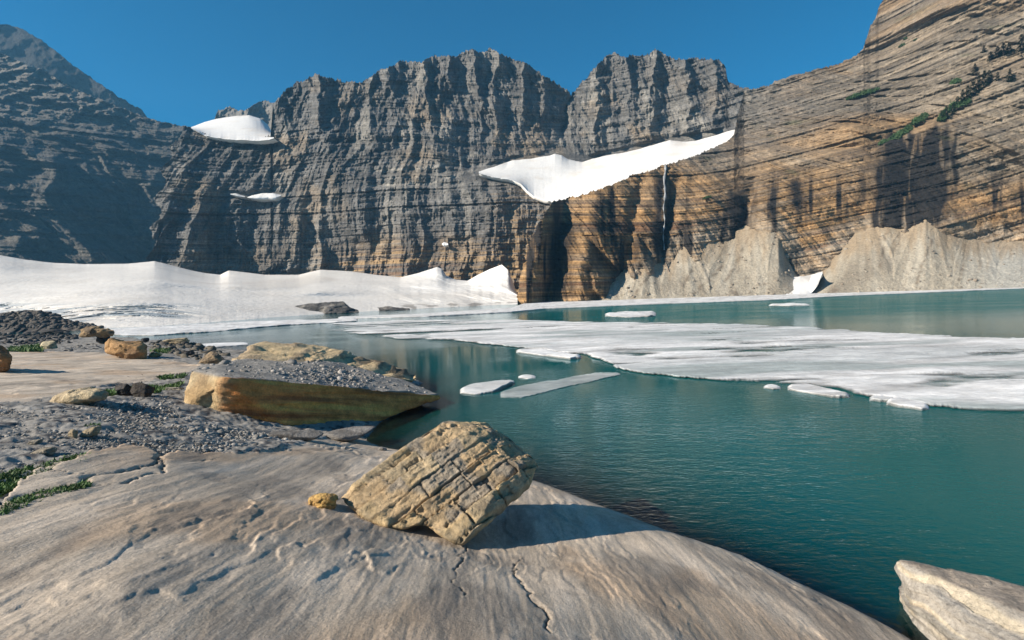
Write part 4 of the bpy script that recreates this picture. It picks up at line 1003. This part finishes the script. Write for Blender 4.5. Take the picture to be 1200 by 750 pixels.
rc = mixc(rc, C3(.27, .235, .20), topw)
o = make_mesh('boulder', Vr, Fr, M_boulder, rc); tag(o, 'pale block with wavy cream bands standing in the water at the bottom right corner', 'boulder')

# --- single rocks on the shore
def rock(px, py, wpx, hpx, label, base, alt=None, seed=1, name='rock', cat='rock', deep=.9, sub=5, rough=.12, sink=.12, rz=0., planes=12, sharp=26, z=None, group=None, smooth=True):
    p = on_ground(px, py) if z is None else on_plane(px, py, z)
    t = (p - CAM) @ fw; w = wpx * t / FPX; h = hpx * t / FPX
    V, F = random_rock(seed, (w, w * deep, h * 1.12), sub, planes, rough, sharp)
    a = rz; V = V @ np.array([[math.cos(a), -math.sin(a), 0], [math.sin(a), math.cos(a), 0], [0, 0, 1]]).T
    V = V + np.array([0, 0, -V[:, 2].min() - h * sink])
    o = make_mesh(name, V, F, M_boulder, rock_cols(V, base, seed, alt), smooth=smooth)
    o.location = p + np.array([0, w * deep * .3, 0])
    return tag(o, label, cat, group)
def outline_rock(outline, label, base, alt=None, seed=1, thick=.8, bulge=.25, t=None, name='boulder', cat='boulder', sub=6, sharp=60, rough=.028, sinkpx=2, dark_right=0):
    o_ = np.array(outline, float); cx, cy = o_.mean(0); by = o_[:, 1].max()
    if t is None: t = (on_ground(cx, by - 1) - CAM) @ fw
    w = np.ptp(o_[:, 0]) * t / FPX
    fr_ = [B3((x, y + (sinkpx if y > cy else 0), t + (.25 * w * thick if y < cy else .05 * w))) for x, y in outline]
    mid = [B3((cx + (x - cx) * .55, cy + (y - cy) * .55, t - bulge * w * .5)) for x, y in outline[::2]]
    bk = [B3((cx + (x - cx) * .8, cy + (y - cy) * .85, t + w * thick)) for x, y in outline]
    V, F, ce, nn = hull_rock(np.array(fr_ + mid + bk), sub, sharp)
    q = (V - ce) / w
    V = V + nn * (w * (.3 * rough + rough * fbm(q[:, 0] * 4 + seed, q[:, 1] * 4, q[:, 2] * 6, 5) + .5 * rough * np.sign(perlin(q[:, 0] * 3, q[:, 1] * 3 + seed, q[:, 2] * 7))))[:, None]
    o = make_mesh(name, V, F, M_boulder, rock_cols(V, base, seed, alt))
    return tag(o, label, cat)
OR = (.36, .235, .10); BR = (.23, .15, .08); TN = (.36, .29, .19); DK = (.045, .042, .042); GY = (.15, .143, .135)
outline_rock([(360, 589), (363, 583), (372, 579), (384, 578), (394, 580), (397, 587), (393, 594), (380, 597.5), (367, 596)], 'small orange stone lying left of the big layered boulder on the slab', (.46, .30, .11), (.32, .19, .08), 3, thick=.7, sharp=12, rough=.05, name='stone', cat='stone')
outline_rock([(124, 402), (130, 398), (150, 399.5), (166, 401), (172, 406), (171, 417), (160, 421), (146, 419), (134, 414.5), (124, 410)], 'blocky orange-brown boulder with a chamfered top on the pale slab at left', (.34, .205, .095), (.17, .105, .06), 21, thick=.9)
outline_rock([(-40, 408), (-20, 402), (2, 404), (11, 411), (15, 422), (12, 431), (2, 436), (-15, 438), (-40, 434)], 'round rust-brown boulder cut by the left edge of the view', (.27, .145, .065), (.16, .09, .05), 8, thick=.9, sharp=16)
outline_rock([(58, 472), (66, 464), (84, 458), (108, 455), (122, 456), (130, 461), (126, 466), (104, 469), (80, 474), (64, 476)], 'low cream rock lying flat where the pale slab meets the gravel', (.46, .375, .245), (.29, .23, .155), 12, thick=.45, sharp=20)
outline_rock([(93, 386), (100, 383.5), (116, 384), (126, 385), (134, 388), (133, 392.5), (110, 393), (94, 392)], 'long tan-topped dark rock lying across the inlet water at left', (.26, .18, .10), (.06, .05, .045), 41, thick=.4, t=38)
outline_rock([(233, 424), (240, 417), (248, 412), (256, 414), (261, 422), (259, 427), (245, 428)], 'brown pyramid-shaped rock at the right end of the rubble', (.22, .165, .105), (.11, .09, .07), 53, thick=.8)
rock(140, 463, 20, 13, 'black angular rock beside the low cream rock', DK, (.09, .08, .07), 14, sharp=50)
rock(163, 465, 24, 16, 'black lumpy rock just left of the long brown boulder', (.05, .043, .036), DK, 17, sharp=40)
rock(82, 513, 12, 9, 'rounded cream stone, left one of a touching pair in the grey gravel', TN, None, 31, 'stone', 'stone', sharp=12)
rock(100, 513, 20, 11, 'flat cream stone, right one of a touching pair in the grey gravel', TN, None, 33, 'stone', 'stone', sharp=12)
rock(46, 535, 26, 9, 'flat pale tan stone alone in the gravel above the grassy crack', (.30, .26, .20), None, 35, 'stone', 'stone', sharp=14)
rock(38, 522, 12, 6, 'little pale stone up the gravel from the flat pale tan stone', (.28, .25, .2), None, 37, 'stone', 'stone', sharp=14)
rock(141, 391, 26, 7, 'pale orange rock at the right end of the inlet spit', OR, None, 43, deep=.7)
rock(117, 403, 15, 12, 'small black rock standing in front of the inlet, left of the blocky boulder', DK, None, 45, sharp=50)
rock(52, 409, 20, 9, 'smooth cream stone beside the green grass at left', (.42, .36, .24), None, 47, 'stone', 'stone', sharp=12)
rock(205, 404, 30, 8, 'cream flat rock on top of the dark rubble behind the blocky boulder', TN, (.2, .16, .11), 51, deep=.6, sharp=20)
rock(180, 419, 14, 6, 'small yellow stone at the foot of the rubble by the blocky boulder', (.40, .29, .13), None, 55, 'stone', 'stone')
rock(199, 458, 30, 4, 'thin pale slab of rock lying in the grass left of the long brown boulder', (.34, .31, .26), None, 57, deep=.35, sharp=40)
for i, (a, b, w_, h_, lab) in enumerate([(60, 392, 26, 6, 'dark flat rock low on the left spit, before the tan-topped rock'), (168, 401, 10, 5, 'tiny dark rock at the waterline right of the blocky boulder'), (218, 417, 12, 6, 'dark stone in the middle of the rubble behind the blocky boulder'),
                                         (402, 528, 7, 4, 'pale pebble on the shaded slab below the long brown boulder'), (448, 529, 9, 5, 'lone pebble at the dark water edge behind the big layered boulder')]):
    rock(a, b, w_, h_, lab, DK if i < 3 else (.3, .28, .26), None, 60 + i, 'stone', 'stone', sub=4)

for key, sd_ in (('scree_slope', 61), ('scree_slope_', 62)):
    sx_, sy_, sp_ = STORE[key]; rs = np.random.RandomState(sd_); nn_ = 260 if sd_ == 61 else 420
    I = (rs.uniform(size=nn_)**1.8 * sp_.shape[0] * .85).astype(int); J = rs.randint(2, sp_.shape[1] - 2, nn_); ok = sx_[I, J] < 1240
    tag(scatter_rocks('scree_rubble', sp_[I, J][ok], (.25 + .9 * rs.uniform(size=nn_)**4)[ok], sd_, (.16, .13, .10), (.34, .30, .245), sub=1, flat=.7), kind='stuff')
# shaded slab humps at the foot of the long boulder
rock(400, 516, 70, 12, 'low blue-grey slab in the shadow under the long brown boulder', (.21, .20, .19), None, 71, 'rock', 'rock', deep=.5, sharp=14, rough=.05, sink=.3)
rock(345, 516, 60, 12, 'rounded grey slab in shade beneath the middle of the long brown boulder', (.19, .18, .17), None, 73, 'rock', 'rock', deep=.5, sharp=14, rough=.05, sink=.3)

# rubble: masses of stones nobody could count
def rubble(name, poly, n, smin, smax, seed, base, alt, hill=None, flat=.7):
    rs = np.random.RandomState(seed); xs = [p[0] for p in poly]; ys = [p[1] for p in poly]; pts = []; sz = []
    while len(pts) < n:
        a = rs.uniform(min(xs), max(xs), 400); b = rs.uniform(min(ys), max(ys), 400)
        for u, v in zip(a[in_poly(a, b, poly)], b[in_poly(a, b, poly)]):
            p = on_ground(u, v); t = (p - CAM) @ fw
            if p[2] < -.15: continue
            s = (smin + (smax - smin) * rs.uniform()**3.5) * t / FPX
            if hill: p = p + np.array([0, 0, hill(u, v) * t / FPX * rs.uniform(.0, 1)])
            pts.append(p); sz.append(s)
            if len(pts) >= n: break
    return tag(scatter_rocks(name, pts, sz, seed, base, alt, flat=flat, sub=2), kind='stuff')
rubble('rubble', [(-60, 379), (-60, 384), (60, 383), (118, 388), (90, 394), (85, 402), (30, 404), (-60, 404)], 600, 2, 8, 3, (.05, .047, .046), (.10, .092, .084))
rubble('rubble', [(176, 402), (235, 402), (268, 416), (258, 425), (215, 419), (178, 414)], 260, 3, 11, 5, (.06, .055, .05), (.15, .13, .10))
rubble('gravel', [(-30, 475), (60, 476), (200, 462), (215, 486), (250, 498), (330, 510), (335, 528), (260, 532), (190, 532), (140, 521), (95, 536), (40, 553), (-30, 585)], 7500, .7, 5.0, 7, (.17, .162, .152), (.38, .355, .32), flat=.5)
rubble('gravel', [(235, 497), (300, 507), (350, 512), (340, 530), (290, 534), (235, 530), (220, 505)], 900, 1.5, 9, 17, (.17, .162, .152), (.37, .35, .32), flat=.6)
rubble('gravel', [(100, 403), (180, 400), (190, 416), (125, 413), (60, 411)], 300, 1, 5, 9, (.08, .076, .075), (.15, .14, .125), flat=.5)
rubble('gravel', [(150, 440), (225, 436), (212, 462), (150, 464), (125, 452)], 300, 1, 4, 19, (.11, .10, .09), (.17, .16, .14), flat=.5)

# low moraine mound on the far left, in front of the glacier
def mound():
    u = np.linspace(-120, 118, 260)[None]; v = np.linspace(0, 1, 50)[:, None]
    px = np.repeat(u, 50, 0)
    top = interp([(-120, 368), (0, 367), (15, 365), (35, 363), (55, 365), (65, 368), (72, 373), (90, 378), (105, 381), (118, 383)], px); bot = interp([(-120, 386), (40, 385), (85, 384.5), (118, 386)], px)
    top = top + .8 * perlin(px * .12, 1, 1)
    py = lerp(bot, np.minimum(top, bot - .3), v); T = lerp(73, 80, v + 0 * px) + .8 * fbm(px * .06, py * .15, 2, 3)
    P = at(px, py, T); c = mixc(np.ones(P.shape) * C3(.05, .046, .044), C3(.12, .10, .085), sstep(0, .6, fbm(px * .15, py * .3, 3, 4)))
    e1_ = P[-1:] + np.array([0, 4, -2.]); e0 = P[:1] + np.array([0, -2.0, -1.0])
    P = np.concatenate([e0, P, e1_], 0); c = np.concatenate([c[:1], c, c[-1:]], 0)
    rs = np.random.RandomState(2); I = rs.randint(1, 48, 1300); J = rs.randint(0, 260, 1300); pp = P[I, J]
    tag(scatter_rocks('rubble', pp, (pp @ fw) / FPX * (1.6 + 5.5 * rs.uniform(size=1300)**3), 23, (.055, .05, .047), (.13, .115, .10), flat=.7, sub=2), kind='stuff')
    return make_mesh('moraine_mound', P, grid_faces(*P.shape[:2]), M_boulder, c)
tag(mound(), kind='structure')

# ------------------------------------------------------------------ plants
def blades(name, pts, size, seed, mat):
    rs = np.random.RandomState(seed); n = len(pts); pts = np.asarray(pts)
    a = rs.uniform(0, 6.28, n); s = size * rs.uniform(.5, 1.3, n); ln = rs.normal(0, .5, (n, 2)) * s[:, None]
    w = s * .28
    d = np.stack([np.cos(a) * w, np.sin(a) * w, 0 * a], 1)
    tip = pts + np.stack([ln[:, 0], ln[:, 1], s], 1)
    V = np.stack([pts - d, pts + d, tip], 1).reshape(-1, 3); F = np.arange(3 * n).reshape(-1, 3)
    return make_mesh(name, V, F, mat, smooth=False)
def grass_pts(poly, n, rs, thr=-.1):
    xs = [p[0] for p in poly]; ys = [p[1] for p in poly]; out = []
    while len(out) < n:
        u = rs.uniform(min(xs), max(xs)); v = rs.uniform(min(ys), max(ys))
        if not in_poly(np.array([u]), np.array([v]), poly)[0] or perlin(u * .11, v * .16, 2) < thr: continue
        p = on_ground(u, v); out.append(p + np.array([rs.normal(0, .012), rs.normal(0, .012), 0]))
    return out
rs = np.random.RandomState(4); gpts = []
for poly, n, thr in (([(-10, 608), (10, 592), (48, 578), (98, 571), (96, 576), (48, 587), (5, 606)], 1500, -.3), ([(-10, 562), (40, 548), (90, 538), (100, 541), (60, 552), (20, 572), (-10, 588)], 900, .0), ([(74, 538), (98, 536), (96, 546), (78, 547)], 450, -.6),
                     ([(84, 574), (100, 566), (104, 572), (92, 577)], 260, -1), ([(120, 460), (185, 452), (182, 458), (130, 464)], 500, -.3), ([(176, 458), (215, 449), (208, 455), (180, 462)], 500, -.4), ([(185, 443), (218, 439), (214, 445), (190, 446)], 300, -.4), ([(12, 409), (48, 406), (50, 413), (12, 413)], 500, -1), ([(102, 501), (114, 500), (113, 505), (104, 505)], 160, -1), ([(175, 412), (200, 410), (196, 415)], 120, -1)):
    gpts.append((grass_pts(poly, n, rs, thr)))
allp = np.concatenate([np.array(g) for g in gpts]); dist = np.linalg.norm(allp - CAM, axis=1)
blk = []
o = blades('grass', np.concatenate([allp, allp + RNG.normal(0, .02, allp.shape) * np.array([1, 1, 0])]), np.concatenate([.012 + .0045 * dist] * 2), 3, M_grass); tag(o, kind='stuff')

def conifer_meshes(seed, lean=0.):
    rs = np.random.RandomState(seed)
    k = 7; th = np.linspace(0, 2 * math.pi, k, endpoint=False); V = []
    for z, r in ((-.08, .05), (.5, .03), (.97, .006)):
        V += [(r * math.cos(a), r * math.sin(a), z) for a in th]
    F = [[i * k + j, i * k + (j + 1) % k, (i + 1) * k + (j + 1) % k, (i + 1) * k + j] for i in range(2) for j in range(k)]
    tv, tf = np.array(V), np.array(F)
    V = []
    for i in range(520):
        z = rs.uniform(.06, 1.0)**1.1; rmax = .30 * (1 - z)**.8 * (.65 + .5 * math.sin(z * 22 + seed)) + .02
        a = rs.uniform(0, 6.28); r = rmax * rs.uniform(.3, 1)
        c = np.array([r * math.cos(a), r * math.sin(a), z - .25 * r]); s = .05 + .05 * (1 - z)
        o_ = np.array([math.cos(a), math.sin(a), -.35]) * s; sd = np.array([-math.sin(a), math.cos(a), rs.uniform(-.4, .4)]) * s * .5
        V += [c - sd, c + sd, c + o_]
    return (tv, tf), (np.array(V), np.arange(len(V)).reshape(-1, 3))
CON = []
def conifer_proto(seed):
    root = bpy.data.objects.new('conifer', None); COL.objects.link(root); root.empty_display_size = .2
    (tv, tf), (cv, cf) = conifer_meshes(seed)
    make_mesh('trunk', tv, tf, M_bark, parent=root); make_mesh('crown', cv, cf, M_needle, smooth=False, parent=root)
    return root
protos = [conifer_proto(s) for s in (1, 2, 3)]; used = [False] * 3
def place_conifer(px, py, hpx, wide, k, label, group):
    p, t = cliff_depth('right_cliff', px, py)
    if not used[k]: o = protos[k]; used[k] = True
    else:
        o = protos[k].copy(); COL.objects.link(o)
        for ch in list(protos[k].children):
            c_ = ch.copy(); COL.objects.link(c_); c_.parent = o
    h = 1.25 * hpx * t / FPX
    o.location = tuple(p + np.array([0, -.4, -.1 * h])); o.rotation_euler = (0, 0, (px * 1.7) % 6.28); o.scale = (h * wide, h * wide, h)
    return tag(o, label, 'conifer', group)
G1 = 'conifers along the slanting ledge above the stained face'
for i, (a, b, hh) in enumerate([(1102, 143, 10), (1108, 139, 13), (1115, 134, 11), (1121, 129, 14), (1127, 124, 16), (1133, 118, 15), (1139, 112, 17), (1146, 107, 15), (1152, 103, 17), (1158, 99, 14), (1161, 97, 9)]):
    place_conifer(a, b, hh, 1.0, i % 3, 'dark green conifer in the row climbing the slanting ledge above the black-stained face', G1)
G2 = 'conifers on the uppermost ledge at the right'
for i, (a, b, hh) in enumerate([(1160, 71, 9), (1168, 67, 11), (1175, 64, 12), (1181, 62, 10), (1152, 62, 7)]):
    place_conifer(a, b, hh, 1.3, i % 3, 'low dark conifer in the cluster on the uppermost ledge at the right', G2)
place_conifer(1196, 60, 17, 1.2, 0, 'tallest dark conifer on the uppermost ledge at the right edge of the view', None)
place_conifer(1182, 96, 13, 1.1, 1, 'single conifer standing apart below the uppermost ledge at the right', None)
place_conifer(1141, 88, 11, 1.1, 2, 'single small conifer above the slanting row on the right cliff', None)
place_conifer(1168, 95, 9, 1.1, 1, 'short conifer just past the upper end of the slanting row', None)

def shrub_mesh(seed):
    rs = np.random.RandomState(seed); V = []
    for i in range(600):
        a = rs.uniform(0, 6.28); r = rs.uniform()**.5; z = rs.uniform(0, .45) * (1 - r * r) + .08 * rs.uniform()
        z *= .6 + .6 * (perlin(r * math.cos(a) * 3 + seed, r * math.sin(a) * 3, 0) + .5)
        c = np.array([r * math.cos(a), .6 * r * math.sin(a), z]); s = .10
        d1 = rs.normal(size=3) * s; d2 = rs.normal(size=3) * s
        V += [c - d1, c + d1, c + d2]
    return np.array(V), np.arange(len(V)).reshape(-1, 3)
M_shrub = leaf_material('shrub_leaves', (.035, .075, .02))
SM = []
for s in (1, 2):
    v, f = shrub_mesh(s); SM.append((v, f))
first = {}
def place_shrub(px, py, wpx, k, label, group=None, tall=1.0):
    p, t = cliff_depth('right_cliff', px, py); w = wpx * t / FPX / 2
    if k not in first: o = make_mesh('shrub', *SM[k], M_shrub, smooth=False); first[k] = o
    else: o = first[k].copy(); COL.objects.link(o)
    o.location = tuple(p + np.array([0, -.3, -.05 * w])); o.scale = (w, w, w * tall); o.rotation_euler = (0, -.35 if px > 1050 else -.2, px % 3 * .3)
    return tag(o, label, 'shrub', group)
G3_ = 'shrubs below the conifer row'
for i, (a, b, w_) in enumerate([(1048, 163, 16), (1056, 158, 16), (1064, 152, 14), (1075, 143, 16), (1081, 138, 14), (1103, 140, 14), (1110, 132, 18), (1118, 126, 18), (1128, 122, 16), (1035, 168, 12)]):
    place_shrub(a, b, w_, i % 2, 'dense green shrub on the slanting ledge at the top of the black-stained face', G3_, 1.5)
G4 = 'shrubs on the ledge under the skyline'
for i, (a, b, w_) in enumerate([(995, 116, 10), (1003, 114, 14), (1011, 111, 14), (1019, 109, 14), (1026, 106, 10)]):
    place_shrub(a, b, w_, i % 2, 'dark green shrub in the strip on the ledge just under the right skyline', G4, 1.3)
G5 = 'shrubs above the skyline strip'
for i, (a, b, w_) in enumerate([(1057, 54, 10), (1061, 46, 7), (1072, 47, 6)]):
    place_shrub(a, b, w_, i % 2, 'small dull green shrub high on the right wall near the top of the view', G5, 1.0)
place_shrub(828, 232, 10, 0, 'small green tuft on the warm cliff right of the waterfall', None, 1.0)
place_shrub(1119, 98, 14, 1, 'light green clump on the cliff left of the upper conifers', None, 1.5)

# ------------------------------------------------------------------ air, sky, sun
HAZE = 0.00026
bm = bmesh.new(); bmesh.ops.create_cube(bm, size=1)
for v in bm.verts: v.co = Vector((v.co.x * 2200, v.co.y * 1200 + 290, v.co.z * 371 + 174.5))
me = bpy.data.meshes.new('haze'); bm.to_mesh(me); bm.free()
hz_o = bpy.data.objects.new('haze', me); COL.objects.link(hz_o); tag(hz_o, kind='stuff')
mt, nt, out = new_mat('mountain_air')
pv = nd(nt, 'ShaderNodeVolumePrincipled'); pv.inputs['Density'].default_value = HAZE; pv.inputs['Color'].default_value = (.22, .6, 1.0, 1); pv.inputs['Anisotropy'].default_value = 0.1
nt.links.new(pv.outputs[0], out.inputs['Volume']); me.materials.append(mt)
USE_HAZE = True
if not USE_HAZE: bpy.data.objects.remove(hz_o)

EL = math.radians(31); S = Vector((-.93 * math.cos(EL), -.37 * math.cos(EL), math.sin(EL))).normalized()
sl = bpy.data.lights.new('sun', 'SUN'); sl.energy = 5.0; sl.angle = math.radians(.53); sl.color = (1, .885, .73)
so = bpy.data.objects.new('sun', sl); COL.objects.link(so); so.rotation_euler = S.to_track_quat('Z', 'Y').to_euler()
w = bpy.data.worlds.new('World'); scene.world = w; w.use_nodes = True
nt = w.node_tree; nt.nodes.clear()
sky = nd(nt, 'ShaderNodeTexSky', sky_type='NISHITA'); sky.sun_disc = False; sky.sun_elevation = EL; sky.sun_rotation = math.atan2(S.x, S.y) % (2 * math.pi)
sky.altitude = 2200; sky.air_density = 1.0; sky.dust_density = .1; sky.ozone_density = 4.0
hs = nd(nt, 'ShaderNodeHueSaturation'); hs.inputs['Saturation'].default_value = 1.68; hs.inputs['Hue'].default_value = .487
bg = nd(nt, 'ShaderNodeBackground'); bg.inputs['Strength'].default_value = .06
wo = nd(nt, 'ShaderNodeOutputWorld')
nt.links.new(sky.outputs[0], hs.inputs['Color']); nt.links.new(hs.outputs[0], bg.inputs[0]); nt.links.new(bg.outputs[0], wo.inputs[0])

vs = scene.view_settings
vs.view_transform = 'Standard'; vs.look = 'None'; vs.gamma = 1; vs.use_curve_mapping = False; vs.exposure = 0.95
scene.render.engine = 'CYCLES'
scene.cycles.max_bounces = 6; scene.cycles.volume_bounces = 0; scene.cycles.transparent_max_bounces = 8
scene.render.resolution_x = 1024; scene.render.resolution_y = 640
